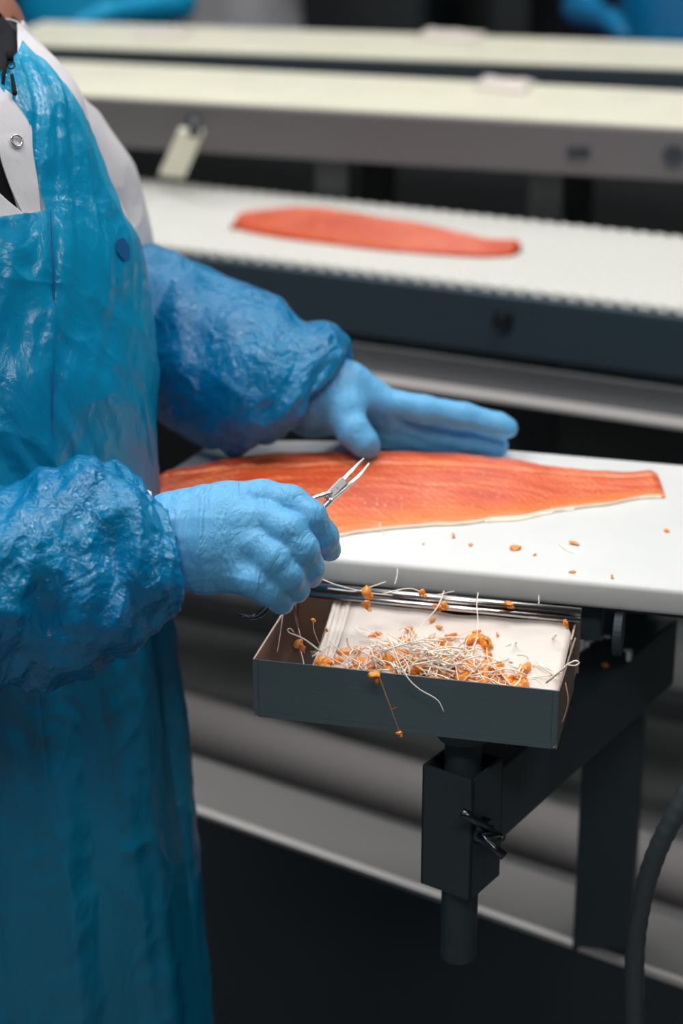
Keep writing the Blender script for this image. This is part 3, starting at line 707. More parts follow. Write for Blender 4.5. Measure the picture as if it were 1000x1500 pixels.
# ------------------------------------------------------------------ fillets
def fillet(name, label, top, bot, zt, zb, thick, m, nu, nv, scale, fringe, loc, skin=True):
    T = thing(name, label, 'fish fillet', loc)
    t_ = np.linspace(0, 1, nu)
    a = np.array([PZ(u, v, zb+(zt-zb)*min(1, (.25 if zt-zb < .015 else .75)+(1-i_/(len(top)-1))*5)) for i_, (u, v) in enumerate(top)]); b_ = np.array([PZ(u, v, zb) for u, v in bot])
    def resample(Q):   # by arc length
        d = np.r_[0, np.cumsum(np.linalg.norm(np.diff(Q, axis=0), axis=1))]; d /= d[-1]
        return np.stack([np.interp(t_, d, Q[:, k]) for k in range(3)], 1)
    A_ = resample(interp(a, np.linspace(0, 1, 200))); B_ = resample(interp(b_, np.linspace(0, 1, 200)))
    A_[:, 2] = B_[:, 2] = zb
    s = np.linspace(0, 1, nv)
    ends = np.minimum(1, np.minimum(t_*14+.12, (1-t_)*40+.40))[:, None]
    prof = np.minimum(1, (s/.07+.001))**.5*(1-.72*np.clip((s-.12)/.88, 0, 1)**1.1); prof = prof*np.clip((1-s)/.05, 0, 1)**.6
    wid = np.linalg.norm(A_-B_, axis=1)[:, None]; wn = wid/wid.max()
    X = A_[:, None, :]*(1-s)[None, :, None]+B_[:, None, :]*s[None, :, None]
    hh = thick*prof[None, :]*ends**.6*(.45+.55*wn)
    U_ = np.repeat((t_*scale)[:, None], nv, 1); V_ = s[None, :]*wid
    body = np.clip(prof, 0, 1)[None, :]*ends
    # shallow muscle ridges + lumps
    q = np.stack([U_*60+V_*40, V_*180, U_*0], -1)
    hh = hh+body*(.0011*noise(np.stack([U_*26, V_*60, U_*0+3], -1))+.0006*noise(q)+.0004*np.abs(noise(np.stack([U_*70-V_*130, V_*60, U_*0], -1))))
    # central groove along the loin
    hh = hh-body*.0016*np.exp(-((s[None, :]-.24)/.035)**2)
    X[..., 2] += hh
    # wavy lower border
    wv = fringe*noise(np.stack([t_*22, t_*0, t_*0+8], -1))
    X[:, :, 1] += wv[:, None]*(s[None, :]**6)
    Vv = X.reshape(-1, 3); F = grid_faces(nu, nv, False)
    uv = np.stack([U_, V_], -1).reshape(-1, 2)
    o = mesh_obj('flesh', Vv, F, m, T, True, uv=uv)
    at = o.data.attributes.new('across', 'FLOAT', 'POINT'); at.data.foreach_set('value', np.repeat(s[None, :], nu, 0).ravel().astype(np.float32))
    # bottom skin
    S_ = np.concatenate([A_+[0, .0004, .0015], (B_+np.stack([t_*0, wv-.0003, t_*0], -1))+[0, 0, .0006]])
    S2 = S_.copy(); S2[:, 2] = zb-.0002+.0004
    Vs = np.concatenate([S_, S2]); k = nu
    Fs = [(2*k+i, 2*k+i+1, 3*k+i+1, 3*k+i) for i in range(k-1)]+[(i, i+1, 2*k+i+1, 2*k+i) for i in range(k-1)]+[(k+i+1, k+i, 3*k+i, 3*k+i+1) for i in range(k-1)]
    mesh_obj('skin', Vs, Fs, M['skin_dark'] if skin else M['membrane'], T, True)
    return T, A_, B_, wv
top = [(207, 700), (250, 687), (300, 680), (350, 672), (400, 668), (460, 666), (520, 665), (600, 665), (660, 667), (700, 669), (750, 674), (800, 681), (860, 687), (915, 695), (962, 698)]
bot = [(206, 722), (245, 762), (300, 784), (360, 794), (430, 794), (490, 787), (520, 783), (560, 778), (620, 772), (680, 769), (720, 763), (760, 760), (800, 752), (850, 745), (900, 739), (940, 731), (974, 730)]
T, A_, B_, wv_ = fillet('salmon_fillet', 'large orange salmon fillet lying on the white cutting board', top, bot, BT+.013, BT, .021, M['flesh'], 420, 130, .52, .0022, (-.36, 1.83, BT))
# pale membrane fringe along the belly edge
n_ = len(B_); fr = MB(); i0, i1 = int(n_*.37), int(n_*.995)
V = []; tt = np.linspace(0, 1, n_)
for i in range(i0, i1):
    amp = .0011+.0016*max(0, float(noise(np.array([tt[i]*28, 3., 1.]))))*1.2+(.002 if .60 < tt[i] < .80 else 0)
    uu = px(B_[i])[0]; amp *= 1.5 if 712 < uu < 842 else (1.2 if uu > 938 else (.5 if uu < 545 else .22))
    q = B_[i]+np.array([0, wv_[i], 0])
    V += [q+np.array([0, .002, .0030]), q+np.array([0, -amp*.45, .0024+.0011*sin(tt[i]*150)]), q+np.array([0, -amp, .0006])]
k = i1-i0
mesh_obj('membrane', V, [(3*i+j, 3*i+j+1, 3*i+4+j, 3*i+3+j) for i in range(k-1) for j in (0, 1)], M['membrane'], T, True)
# ragged flap at the dorsal edge
q = MB(); blob(q, PZ(392, 669, BT+.016), .0026, (1.6, .7, .8), 3, 7); blob(q, PZ(386, 672, BT+.015), .0018, (1.6, .7, .8), 5, 7); q.build('loose_flap', M['membrane'], T, smooth=True)
# white fat specks, the scattered ones standing in for wet glints
q = MB()
for i in range(320):
    if i < 6: u, v = [(514, 734), (533, 729), (541, 736), (530, 744), (530, 735), (524, 738)][i]
    else: u = random.uniform(300, 900); v = random.uniform(672, 775)
    pt = PZ(u, v, BT+.012)
    # height of flesh there
    ax = np.abs(A_[:, 0]-pt[0]).argmin(); sp = (A_[ax, 1]-pt[1])/(A_[ax, 1]-B_[ax, 1]+1e-9)
    if sp < .04 or sp > .93: continue
    j = int(sp*129); me = T.children[0].data
    co = np.array(me.vertices[ax*130+j].co)+np.array(T.location)
    blob(q, co+np.array([0, 0, .0002]), random.uniform(.0003, .0008) if i >= 6 else .0011, (1, 1, .5), i, 3)
o = q.build('fat_and_glint_specks', M['membrane'], T, smooth=True); o['kind'] = 'stuff'

top2 = [(338, 318), (355, 309), (400, 308), (450, 309), (500, 314), (560, 323), (620, 331), (680, 341), (720, 347), (764, 352)]
bot2 = [(338, 330), (355, 338), (400, 347), (450, 354), (500, 360), (560, 367), (620, 372), (680, 376), (720, 377), (752, 375)]
T2, A2, B2, w2 = fillet('salmon_fillet', 'smaller deep orange fillet with dark skin edge on the ribbed white belt', top2, bot2, .95+.026, .9545, .030, M['flesh2'], 160, 50, .43, .001, (-.6, 2.9, .955))

# ------------------------------------------------------------------ forceps
fz = thing('forceps', 'polished steel locking forceps held in the near gloved hand', 'forceps', P(478, 726, 1.74))
def blade(pts, rads, name, flat=.55, n=12): 
    K_ = interp(np.array([np.r_[P(*q), r] for q, r in zip(pts, rads)]), np.linspace(0, 1, 40))
    return MB().tube(K_[:, :3], K_[:, 3], n, flat=flat).build(name, M['forceps'], fz, smooth=True)
blade([(533, 671, 1.78), (519, 685, 1.77), (503, 702, 1.76), (488, 718, 1.748), (475, 727, 1.738)], [.0010, .0022, .0030, .0036, .0034], 'jaw')
blade([(541, 678, 1.78), (529, 693, 1.77), (511, 709, 1.76), (495, 722, 1.748), (482, 733, 1.738)], [.0010, .0021, .0030, .0036, .0034], 'jaw')
m_ = MB(); jd = P(505, 702, 1.758)-P(474, 733, 1.736); jd /= np.linalg.norm(jd); js = np.cross(jd, -Fw); js /= np.linalg.norm(js); jn = np.cross(js, jd)
m_.box(P(492, 716, 1.749), jd*.0125, js*.0043, jn*.0032); m_.build('box_joint', M['forceps'], fz, bevel=.0012)
m_ = MB(); m_.cyl(P(492, 716, 1.7475), P(492, 716, 1.7455), .0018, n=16); m_.build('pivot_pin', M['forceps'], fz, bevel=.0003)
blade([(484, 722, 1.742), (470, 726, 1.736), (455, 733, 1.73), (425, 765, 1.712), (405, 810, 1.70), (398, 860, 1.69), (396, 885, 1.688)], [.0030, .0028, .0024, .0022, .002, .0018, .0016], 'shank', .8)
blade([(486, 730, 1.742), (472, 745, 1.736), (460, 760, 1.73), (440, 800, 1.715), (425, 835, 1.705), (418, 850, 1.70)], [.0032, .0028, .0024, .0022, .0018, .0016], 'shank', .8)
rp = interp(np.array([P(*q) for q in [(396, 884, 1.688), (392, 893, 1.687), (382, 902, 1.685), (368, 906, 1.682), (356, 903, 1.680), (351, 901, 1.684), (357, 902, 1.70), (370, 903, 1.712), (384, 893, 1.712), (398, 878, 1.700)]]), np.linspace(0, 1, 60))
MB().tube(rp, .0013, 10).build('finger_ring', M['bolt'], fz, smooth=True)
rp = interp(np.array([P(*q) for q in [(418, 850, 1.70), (426, 838, 1.705), (420, 815, 1.715), (404, 812, 1.722), (398, 830, 1.715), (406, 848, 1.705), (418, 850, 1.70)]]), np.linspace(0, 1, 50))
MB().tube(rp, .0013, 10).build('finger_ring', M['forceps'], fz, smooth=True)
q = MB(); blob(q, P(513, 697, 1.757), .0018, (1, .8, 1), 4, 6); tag(recenter(q.build('flesh_scrap', M['scrap'], None, smooth=True)), 'tiny pale scrap pinched between the forceps jaws', 'fish scrap')

# ------------------------------------------------------------------ the worker
HR = np.array([-sin(YAW), cos(YAW), 0.0])       # horizontal heading of the view
def horiz_ring(u_r, v, r, ha, hb):
    """horizontal ring whose right silhouette falls near (u_r, v); r horizontal distance of its centre"""
    # find the height of the right-hand point at that distance
    rr = ray(u_r, v); t_ = r/(rr@HR); pt = CAM+rr*t_
    return np.concatenate([pt-Rt*ha, Rt*ha, -HR*hb])
TORSO = [(20, 6, .050, .060, 1.92), (45, 27, .075, .075, 1.91), (75, 58, .110, .095, 1.89), (105, 88, .140, .115, 1.88), (140, 112, .160, .125, 1.87), (190, 128, .172, .135, 1.86), (270, 156, .185, .142, 1.85),
         (340, 187, .192, .148, 1.84), (430, 207, .197, .152, 1.83), (520, 215, .195, .152, 1.81), (600, 218, .192, .152, 1.80), (690, 214, .190, .152, 1.79),
         (800, 226, .192, .155, 1.79), (930, 246, .200, .160, 1.79), (1080, 264, .208, .165, 1.79), (1300, 289, .220, .170, 1.79), (1500, 304, .228, .172, 1.79), (1800, 318, .236, .178, 1.79)]
TR = np.array([horiz_ring(u, v, r, a, b) for v, u, a, b, r in TORSO])
NS, NTH = 900, 720
S0 = ring_tube(TR, NS, NTH)          # theta 0 = right silhouette, pi/2 = towards the camera
th_all = np.linspace(0, 2*pi, NTH, endpoint=False); s_all = np.linspace(0, 1, NS)
PXT = px(S0.reshape(-1, 3)).reshape(NS, NTH, 2)
near = slice(0, NTH//2+40)
def locate(u, v):
    d = (PXT[:, near, 0]-u)**2+(PXT[:, near, 1]-v)**2; i, j = np.unravel_index(d.argmin(), d.shape)
    return s_all[i], th_all[j]
def torso_pt(s, th, off):
    K_ = interp(TR, s.ravel()); c, A_, B_ = K_[:, 0:3], K_[:, 3:6], K_[:, 6:9]
    p_ = c+A_*np.cos(th.ravel())[:, None]+B_*np.sin(th.ravel())[:, None]
    eps = 1e-3
    K2 = interp(TR, np.clip(s.ravel()+eps, 0, 1)); K1 = interp(TR, np.clip(s.ravel()-eps, 0, 1))
    f = lambda K_: K_[:, 0:3]+K_[:, 3:6]*np.cos(th.ravel())[:, None]+K_[:, 6:9]*np.sin(th.ravel())[:, None]
    du = f(K2)-f(K1); dv = -A_*np.sin(th.ravel())[:, None]+B_*np.cos(th.ravel())[:, None]
    N = np.cross(du, dv); N /= np.linalg.norm(N, axis=1)[:, None]+1e-12
    sg = np.sign((N*(p_-c)).sum(1)); N *= sg[:, None]
    return (p_+N*off.ravel()[:, None]).reshape(s.shape+(3,))
def patch(Lc, Rc, rows, nv, off, disp=None, flipuv=False):
    """Lc, Rc: arrays (s, theta) rows; a sheet laid over the torso between both edges"""
    t_ = np.linspace(0, 1, rows); L = interp1(Lc, t_); R_ = interp1(Rc, t_); q = np.linspace(0, 1, nv)
    s = L[:, None, 0]*(1-q)+R_[:, None, 0]*q; th = L[:, None, 1]*(1-q)+R_[:, None, 1]*q
    o = np.full(s.shape, float(off))
    base = torso_pt(s, th, o)
    if disp is not None: o = o+disp(base, s, th); base = torso_pt(s, th, o)
    return base
def interp1(K_, t_):
    K_ = np.asarray(K_, float); d = np.linspace(0, 1, len(K_)); return np.stack([np.interp(t_, d, K_[:, k]) for k in range(K_.shape[1])], 1)
def smoothrows(K_, n=60):
    return interp(np.asarray(K_), np.linspace(0, 1, n))

worker = thing('person', 'worker in a cyan plastic apron and blue sleeve covers pulling bones from the large fillet', 'person', (TR[-1][0], TR[-1][1], 0))

# --- body (one continuous mesh, mostly hidden by the clothing)
hc = P(-150, -110, 2.0); neck = P(-55, 60, 2.0); chest = TR[6][:3]; waist = TR[10][:3]; hip = TR[13][:3]
shL = P(85, 230, 2.08); elL = P(215, 490, 2.12); wrL = P(440, 575, 2.045)
shR = P(-330, 260, 1.62); elR = P(-190, 800, 1.60); wrR = P(200, 810, 1.665)
def body_sdf(p):
    d = cap_sdf(p, hc+[0, 0, .03], hc+[.0, 0, -.03], .088, .080)
    d = smin(d, cap_sdf(p, hc+[.03, -.01, -.07], hc+[.035, -.01, -.085], .045, .040), .03)      # jaw
    d = smin(d, cap_sdf(p, hc+[.085, -.02, .0], hc+[.095, -.022, -.02], .010, .014), .02)       # nose
    d = smin(d, cap_sdf(p, hc+[.072, -.015, -.055], hc+[.078, -.017, -.058], .014, .014), .015)  # mouth
    d = smin(d, cap_sdf(p, hc+[0, -.085, -.01], hc+[0, -.09, .02], .010, .014), .012)            # ear
    d = smin(d, cap_sdf(p, neck, hc+[-.01, 0, -.06], .055, .052), .03)
    d = smin(d, cap_sdf(p, TR[4][:3], neck, .09, .055), .05)
    d = smin(d, cap_sdf(p, chest, waist, .115, .11), .06)
    d = smin(d, cap_sdf(p, waist, hip, .11, .125), .05)
    d = smin(d, cap_sdf(p, TR[4][:3], shL, .06, .045), .03)
    d = smin(d, cap_sdf(p, TR[4][:3], shR, .07, .055), .05)
    d = smin(d, cap_sdf(p, shL, elL, .045, .038), .02); d = smin(d, cap_sdf(p, elL, wrL, .038, .024), .02)
    d = smin(d, cap_sdf(p, shR, elR, .052, .038), .03); d = smin(d, cap_sdf(p, elR, wrR, .038, .026), .02)
    for sgn in (-1, 1):
        h0 = hip+HR*.085*sgn; kn_ = np.array([h0[0]+.02, h0[1], .47]); an = np.array([h0[0]-.01, h0[1], .09])
        d = smin(d, cap_sdf(p, h0, kn_, .085, .055), .04); d = smin(d, cap_sdf(p, kn_, an, .055, .038), .02)
        d = smin(d, cap_sdf(p, an+[-.03, 0, -.045], an+[.16, 0, -.05], .038, .032), .03)
    return d
allp = np.array([hc, shR, elR, wrR, wrL, elL, hip]); lo = allp.min(0)-.2; hi = allp.max(0)+.2; lo[2] = -.02
Vb, Fb = surface_nets(body_sdf, lo, hi, .013); Vb = smooth_mesh(Vb, Fb, 2)
mesh_obj('body', Vb, Fb, M['skin'], worker)
# hair cap and trousers
def hair_sdf(p):
    d = cap_sdf(p, hc+[-.012, 0, .04], hc+[-.015, 0, -.02], .096, .085); return np.maximum(d, -(cap_sdf(p, hc+[.09, -.01, -.05], hc+[.06, 0, -.07], .085, .085)))
Vh, Fh = surface_nets(hair_sdf, hc-.16, hc+.17, .008); mesh_obj('hair', smooth_mesh(Vh, Fh, 2), Fh, M['hair'], worker)
def trouser_sdf(p):
    d = None
    for sgn in (-1, 1):
        h0 = hip+HR*.085*sgn; kn_ = np.array([h0[0]+.02, h0[1], .47]); an = np.array([h0[0]-.01, h0[1], .12])
        e = smin(cap_sdf(p, h0, kn_, .098, .070), cap_sdf(p, kn_, an, .070, .062), .03); d = e if d is None else smin(d, e, .03)
    return d
lo = hip-.3; hi = hip+.3; lo[2] = .05; hi[2] = hip[2]+.12
Vh, Fh = surface_nets(trouser_sdf, lo, hi, .012); mesh_obj('trousers', smooth_mesh(Vh, Fh, 2), Fh, M['trouser'], worker)
for sgn in (-1, 1):
    h0 = hip+HR*.085*sgn; an = np.array([h0[0]-.01, h0[1], .09])
    f = lambda p: np.maximum(smin(cap_sdf(p, an+[0, 0, .18], an+[-.005, 0, -.02], .066, .052), cap_sdf(p, an+[-.03, 0, -.04], an+[.17, 0, -.045], .050, .042), .03), .002-p[:, 2])
    Vh, Fh = surface_nets(f, an-[.15, .1, .11], an+[.28, .1, .28], .010); mesh_obj('boot', smooth_mesh(Vh, Fh, 2), Fh, M['boot'], worker)

# --- dark sweater over the torso, visible inside the coat opening
def sheet(name, V, m, parent, wrap=False, thick=.0012, flip=False):
    nu, nv = V.shape[:2]; F = grid_faces(nu, nv, wrap)
    o = mesh_obj(name, V.reshape(-1, 3), F, m, parent, True)
    if thick: so = o.modifiers.new('solid', 'SOLIDIFY'); so.thickness = thick; so.offset = 0
    return o
Vs = ring_tube(TR, 260, 140, lambda S, T, TH: -.004-.010*np.clip((T-.5)*3, 0, 1)); sheet('sweater', Vs, M['knit'], worker, True, 0)
# stand-up collar
cr = [ringpx((27, 42), (-95, 55), 1.93, .062, (0, 38)), ringpx((30, 62), (-105, 80), 1.93, .066, (0, 40)), ringpx((28, 85), (-115, 105), 1.92, .072, (0, 42)), ringpx((20, 104), (-130, 130), 1.91, .078, (0, 44))]
Vc = ring_tube(np.array(cr), 40, 90, lambda S, T, TH: .0015*noise(S*40)); sheet('sweater_collar', Vc, M['knit'], worker, True, .004)

# --- white coat
Lp = [(-14, 128), (-8, 160), (-4, 200), (1, 235), (12, 272), (28, 318), (30, 350)]
Lc = np.array([locate(*q) for q in Lp]); Lc = smoothrows(Lc)
Rr = Lc.copy(); Rr[:, 1] = -.5
def folds(base, s, th): return .003*noise(base*14)+.0015*noise(base*40)
pt = patch(Lc, Rr, 200, 160, .0026, lambda b, s, th: .0008*noise(b*16)); sheet('coat_front', pt, M['coat'], worker)
Ll = np.stack([np.linspace(locate(-60, 330)[0], .66, 80), np.full(80, 3.2)], 1); Rl = np.stack([Ll[:, 0], np.full(80, -.5)], 1); Ll[:, 0] = np.minimum(Ll[:, 0], 9)
pt = patch(Ll, Rl, 200, 200, .002, lambda b, s, th: .001*noise(b*16)); sheet('coat_front', pt, M['coat'], worker)
# yoke strip that runs up over the far shoulder
Lp = [(24, 38), (24, 60), (18, 100), (-6, 128)]
Lc2 = np.array([locate(*q) for q in Lp]); Rr2 = Lc2.copy(); Rr2[:, 1] = -1.2
pt = patch(smoothrows(Lc2), smoothrows(Rr2), 80, 120, .0028); sheet('coat_yoke', pt, M['coat'], worker)
# lapel: a folded panel standing on top of the apron strap
LAPL = [(-30, 118), (-26, 160), (-10, 205), (-2, 238), (12, 275), (30, 316)]
LAPR = [(-12, 128), (18, 150), (39, 188), (42, 228), (49, 270), (56, 318)]
a_ = smoothrows([locate(*q) for q in LAPL]); b_ = smoothrows([locate(*q) for q in LAPR])
pt = patch(a_, b_, 120, 50, .0065, lambda b, s, th: .0012*noise(b*30)); lap = sheet('lapel', pt, M['coat'], worker, thick=.002)
sn, tn = locate(19, 211); q0 = torso_pt(np.array([sn]), np.array([tn]), np.array([.0095]))[0]; q1 = torso_pt(np.array([sn]), np.array([tn]), np.array([.02]))[0]
MB().torus(q0, q1-q0, .0052, .0011, 30, 8).build('snap_button', M['steel'], lap, smooth=True)
# near lapel below left
a_ = smoothrows([locate(*q) for q in [(-160, 215), (-150, 250), (-140, 290), (-130, 326)]]); b_ = smoothrows([locate(*q) for q in [(-70, 215), (-8, 282), (26, 314), (32, 326)]])
pt = patch(a_, b_, 60, 60, .008); sheet('lapel', pt, M['coat'], worker, thick=.002)
# zip
def on_chest(u, v, off):
    a_, b_ = locate(u, v); return torso_pt(np.array([a_]), np.array([b_]), np.array([off]))[0]
zc = [on_chest(u, v, .013) for u, v in ((8, 100), (10, 112), (11, 124), (12, 137), (14, 150))]
q = MB(); q.tube(interp(np.array(zc[2:]), np.linspace(0, 1, 10)), np.linspace(.0016, .0024, 10), 8); q.torus(zc[1], -Fw, .0032, .0007, 18, 6); q.box(zc[0], Rt*.0035, Up*.005, Fw*.0012)
q.tube([on_chest(4, 92, .012), on_chest(2, 112, .010), on_chest(0, 132, .008)], .0018, 6)
q.build('zip_pull', M['knit'], worker, smooth=True)

# coat sleeve of the far arm
CS = [ringpx((27, 36), (-70, 120), (1.96, 1.98), .05, (-10, 10)), ringpx((64, 76), (-30, 170), (2.0, 2.02), .06, (-10, 10)), ringpx((106, 128), (20, 235), (2.04, 2.05), .068), ringpx((150, 182), (45, 290), (2.08, 2.08), .07),
      ringpx((192, 240), (70, 320), (2.11, 2.11), .070), ringpx((211, 300), (90, 360), (2.13, 2.13), .068), ringpx((221, 350), (100, 405), (2.14, 2.14), .066), ringpx((226, 392), (110, 440), (2.15, 2.15), .064)]
Vc = ring_tube(np.array(CS), 220, 200, lambda S, T, TH: .0035*noise(S*15)+.0022*crumple(S*9)); sheet('coat_sleeve', Vc, M['coat'], worker, True, .002)
# cuff of the coat that peeps out at the near wrist
CU = [ringpx((180, 710), (188, 868), 1.664, .038), ringpx((205, 716), (214, 862), 1.664, .038), ringpx((221, 722), (232, 858), 1.664, .035)]
Vc = ring_tube(np.array(CU), 30, 80, lambda S, T, TH: .001*noise(S*40)); sheet('coat_cuff', Vc, M['board'], worker, True, .002)

# --- apron
def ap_disp(b, s, th):
    # long slanting pleats at the chest, vertical pleats on the skirt
    z = b[..., 2]; up = np.clip((z-1.02)/.2, 0, 1); dn = 1-up
    k = np.stack([th*5+(z*13), z*1.6, s*0], -1)
    pl = .0050*noise(k)+.0022*noise(k*2.3+4)
    k2 = np.stack([th*3.2, z*1.2, s*0+9], -1); skirt = .020*noise(k2)+.008*noise(k2*np.array([2.2, 1.3, 1])+3)
    k3 = np.stack([th*8-z*26, z*6, s*0+2], -1)
    cre = .0016*crumple(b*17, 2)
    low = np.clip((.98-z)/.25, 0, 1)
    return np.maximum((up*pl+(1-up)*(.0045*noise(k3)))*(1-low)+low*skirt+cre+.002, -.0015)
# edge with the neck opening, then the vertical seam of the bib
Lp = [(27, 72), (8, 103), (-6, 122), (0, 140), (22, 160), (38, 190), (42, 228), (50, 268), (62, 312)]
LA = smoothrows([locate(*q) for q in Lp], 90)
lowp = [(62, 312), (64, 360), (67, 430), (69, 500), (66, 600), (60, 700), (50, 850), (46, 1000), (60, 1130), (95, 1300), (110, 1500)]
LB = np.array([locate(*q) for q in lowp]); LB = interp1(LB, np.linspace(0, 1, 200)); LB = LB[np.argsort(LB[:, 0])]
sb = np.r_[LB[:, 0], 1.0]; tb = np.r_[LB[:, 1], LB[-1, 1]]
# strap part: right edge = silhouette curve running down from the collar
RP = [(31, 76), (44, 90), (66, 108), (85, 130), (104, 160), (120, 190), (136, 230), (151, 272), (186, 342)]
RA = smoothrows([locate(*q) for q in RP], 90)
pt1 = patch(LA, RA, 220, 180, .0055, ap_disp)
apron = sheet('apron', pt1, M['apron'], worker, thick=.0)
# main sheet below
s_top = LA[-1, 0]; sl = np.linspace(s_top, 1, 200); LBs = np.stack([sl, np.interp(sl, sb, tb)], 1)
s_r = RA[-1, 0]; sr = np.linspace(s_r, 1, 200); thr = np.where(True, RA[-1, 1]+(-.9-RA[-1, 1])*np.clip((sr-s_r)/.10, 0, 1), 0); RBs = np.stack([sr, thr], 1)
pt2 = patch(LBs, RBs, 700, 420, .0055, ap_disp)
sheet('apron_skirt', pt2, M['apron'], worker, thick=.0)
# bib panel, left of the seam, laps over it
s_b = locate(-60, 326)[0]
Lx = np.stack([np.linspace(s_b, 1, 200), np.full(200, 3.3)], 1)
RBp = np.stack([sl, np.interp(sl, sb, tb)-.012], 1)
pt3 = patch(Lx, RBp, 700, 420, .0085, ap_disp)
sheet('apron_bib', pt3, M['apron'], worker, thick=.0)
# folded hem of the bib along the seam and across the top
hb = torso_pt(RBp[:150, :1], RBp[:150, 1:], np.full((150, 1), .0105))[:, 0]
MB().tube(hb, .0011, 6).build('seam', M['bluedark'], worker, smooth=True)
# hexagonal dark badge seen through the film
sn, tn = locate(168, 369); hx = []
cpt = torso_pt(np.array([sn]), np.array([tn]), np.array([.0095]))[0]; cn = torso_pt(np.array([sn]), np.array([tn]), np.array([.03]))[0]-cpt; cn /= np.linalg.norm(cn)
hxX = np.cross(cn, Zv); hxX /= np.linalg.norm(hxX); hxY = np.cross(hxX, cn)
q = MB(); q.tube([cpt, cpt+cn*.0006], .0115, 6); q.build('badge', M['bluedark'], worker)

# --- sleeve covers
def sleeve(name, rings, nu, nv, disp, gather, inner):
    V = ring_tube(np.array(rings), nu, nv, disp)
    return sheet(name, V, M['film'], worker, True, .0)
def sl_disp(amp, nf, gather):
    """rings of soft folds across the arm, a few sharp creases, gathers near the elastic hem"""
    def fn(S, T, TH):
        g = np.clip((T-gather)/(1-gather), 0, 1)
        cx, cy = np.cos(TH), np.sin(TH)
        w1 = noise(np.stack([T*nf+cx*.5, cx*1.1+3, cy*1.1], -1))
        w2 = noise(np.stack([T*nf*2.1+cy*.9, cx*2.0, cy*2.0+7], -1))
        cr_ = crumple(np.stack([T*nf*.9, cx*1.6, cy*1.6+2], -1), 2)-.3
        gat = np.cos(TH*30+4*noise(S*14))*g
        return amp*(.9*w1+.40*w2+.16*cr_+.22*(crumple(S*np.array([16, 16, 10]), 2)-.3))+.0009*crumple(S*48+4, 2)+.0016*gat
    return fn
LS = [ringpx((190, 330), (150, 520), (2.12, 2.12), .070, (0, 0)), ringpx((226, 362), (185, 590), (2.12, 2.10), .078, (6, 10)), ringpx((262, 376), (240, 622), (2.11, 2.08), .082, (6, 8)), ringpx((300, 394), (280, 640), (2.10, 2.07), .082, (6, 6)),
      ringpx((352, 412), (310, 655), (2.08, 2.05), .080, (10, 4)), ringpx((405, 440), (335, 664), (2.06, 2.04), .074, (14, 4)), ringpx((447, 470), (355, 662), (2.05, 2.04), .066, (18, 4)),
      ringpx((482, 474), (385, 652), (2.05, 2.03), .058, (16, 0)), ringpx((507, 497), (412, 640), (2.05, 2.03), .050, (8, -6)), ringpx((506, 530), (420, 618), (2.05, 2.03), .040, (0, -8)), ringpx((480, 540), (425, 606), (2.05, 2.03), .032, (-4, -8))]
sleeve('sleeve_cover', LS, 360, 420, sl_disp(.0100, 6, .72), 1, 1)
RS = [ringpx((-320, 720), (-330, 1080), (1.60, 1.58), .085), ringpx((-150, 708), (-160, 1050), (1.61, 1.60), .085), ringpx((-40, 716), (-60, 1022), (1.63, 1.62), .082), ringpx((20, 712), (0, 1006), (1.64, 1.64), .080, (8, 0)),
      ringpx((70, 690), (55, 1002), (1.65, 1.65), .080, (10, 0)), ringpx((116, 670), (110, 998), (1.66, 1.65), .078, (16, 0)), ringpx((156, 678), (160, 970), (1.66, 1.65), .074, (26, 0)),
      ringpx((186, 692), (196, 945), (1.665, 1.655), .068, (36, 4)), ringpx((207, 716), (226, 918), (1.665, 1.655), .060, (44, 4)), ringpx((222, 745), (236, 885), (1.665, 1.658), .046, (26, 0)), ringpx((222, 758), (232, 862), (1.665, 1.66), .036, (8, 0))]
sleeve('sleeve_cover', RS, 420, 460, sl_disp(.0140, 8, .80), 1, 1)

# --- gloves
def glove(chains, kf, lo, hi, h, wr=None):
    def f(p):
        d = None; kk = kf(p) if kf is not None else None
        for ch, k in chains:
            dc = None
            for (a, ra), (b_, rb) in zip(ch[:-1], ch[1:]):
                e = cap_sdf(p, a, b_, ra, rb); dc = e if dc is None else smin(dc, e, .006)
            d = dc if d is None else smin(d, dc, (kk if kf is not None and k != 't' else (.006 if k == 't' else k)))
        if wr is not None: d = d+wr(p)
        return d
    V, F = surface_nets(f, lo, hi, h); return smooth_mesh(V, F, 2, .5), F
def J(u, v, D, rpx):  # joint with a radius given in picture px at its depth
    return (P(u, v, D), rpx*D/FPX)
# near (right) hand
W = [J(232, 792, 1.668, 40)]
right = [
 ([J(268, 790, 1.668, 60), J(280, 790, 1.665, 61), J(300, 785, 1.662, 60)], 'p'),
 ([J(250, 772, 1.667, 48), J(330, 748, 1.664, 42), J(385, 735, 1.662, 32), J(424, 738, 1.656, 27), J(453, 758, 1.652, 25), J(473, 784, 1.664, 21), J(482, 806, 1.680, 17.5)], 'f'),
 ([J(250, 785, 1.665, 50), J(330, 772, 1.652, 44), J(384, 764, 1.648, 32), J(420, 778, 1.638, 27), J(441, 804, 1.638, 25), J(453, 830, 1.652, 21), J(456, 846, 1.664, 17)], 'f'),
 ([J(250, 800, 1.665, 50), J(320, 802, 1.652, 46), J(372, 798, 1.644, 34), J(402, 818, 1.634, 28), J(422, 842, 1.636, 24.5), J(434, 861, 1.650, 19), J(436, 868, 1.660, 16)], 'f'),
 ([J(250, 812, 1.665, 48), J(300, 826, 1.656, 42), J(346, 836, 1.646, 32), J(374, 851, 1.636, 25), J(396, 866, 1.638, 21.5), J(411, 880, 1.650, 18), J(415, 885, 1.660, 16)], 'f'),
 ([J(290, 765, 1.690, 40), J(350, 762, 1.715, 30), J(405, 765, 1.728, 24), J(445, 775, 1.728, 18)], 't'),
]
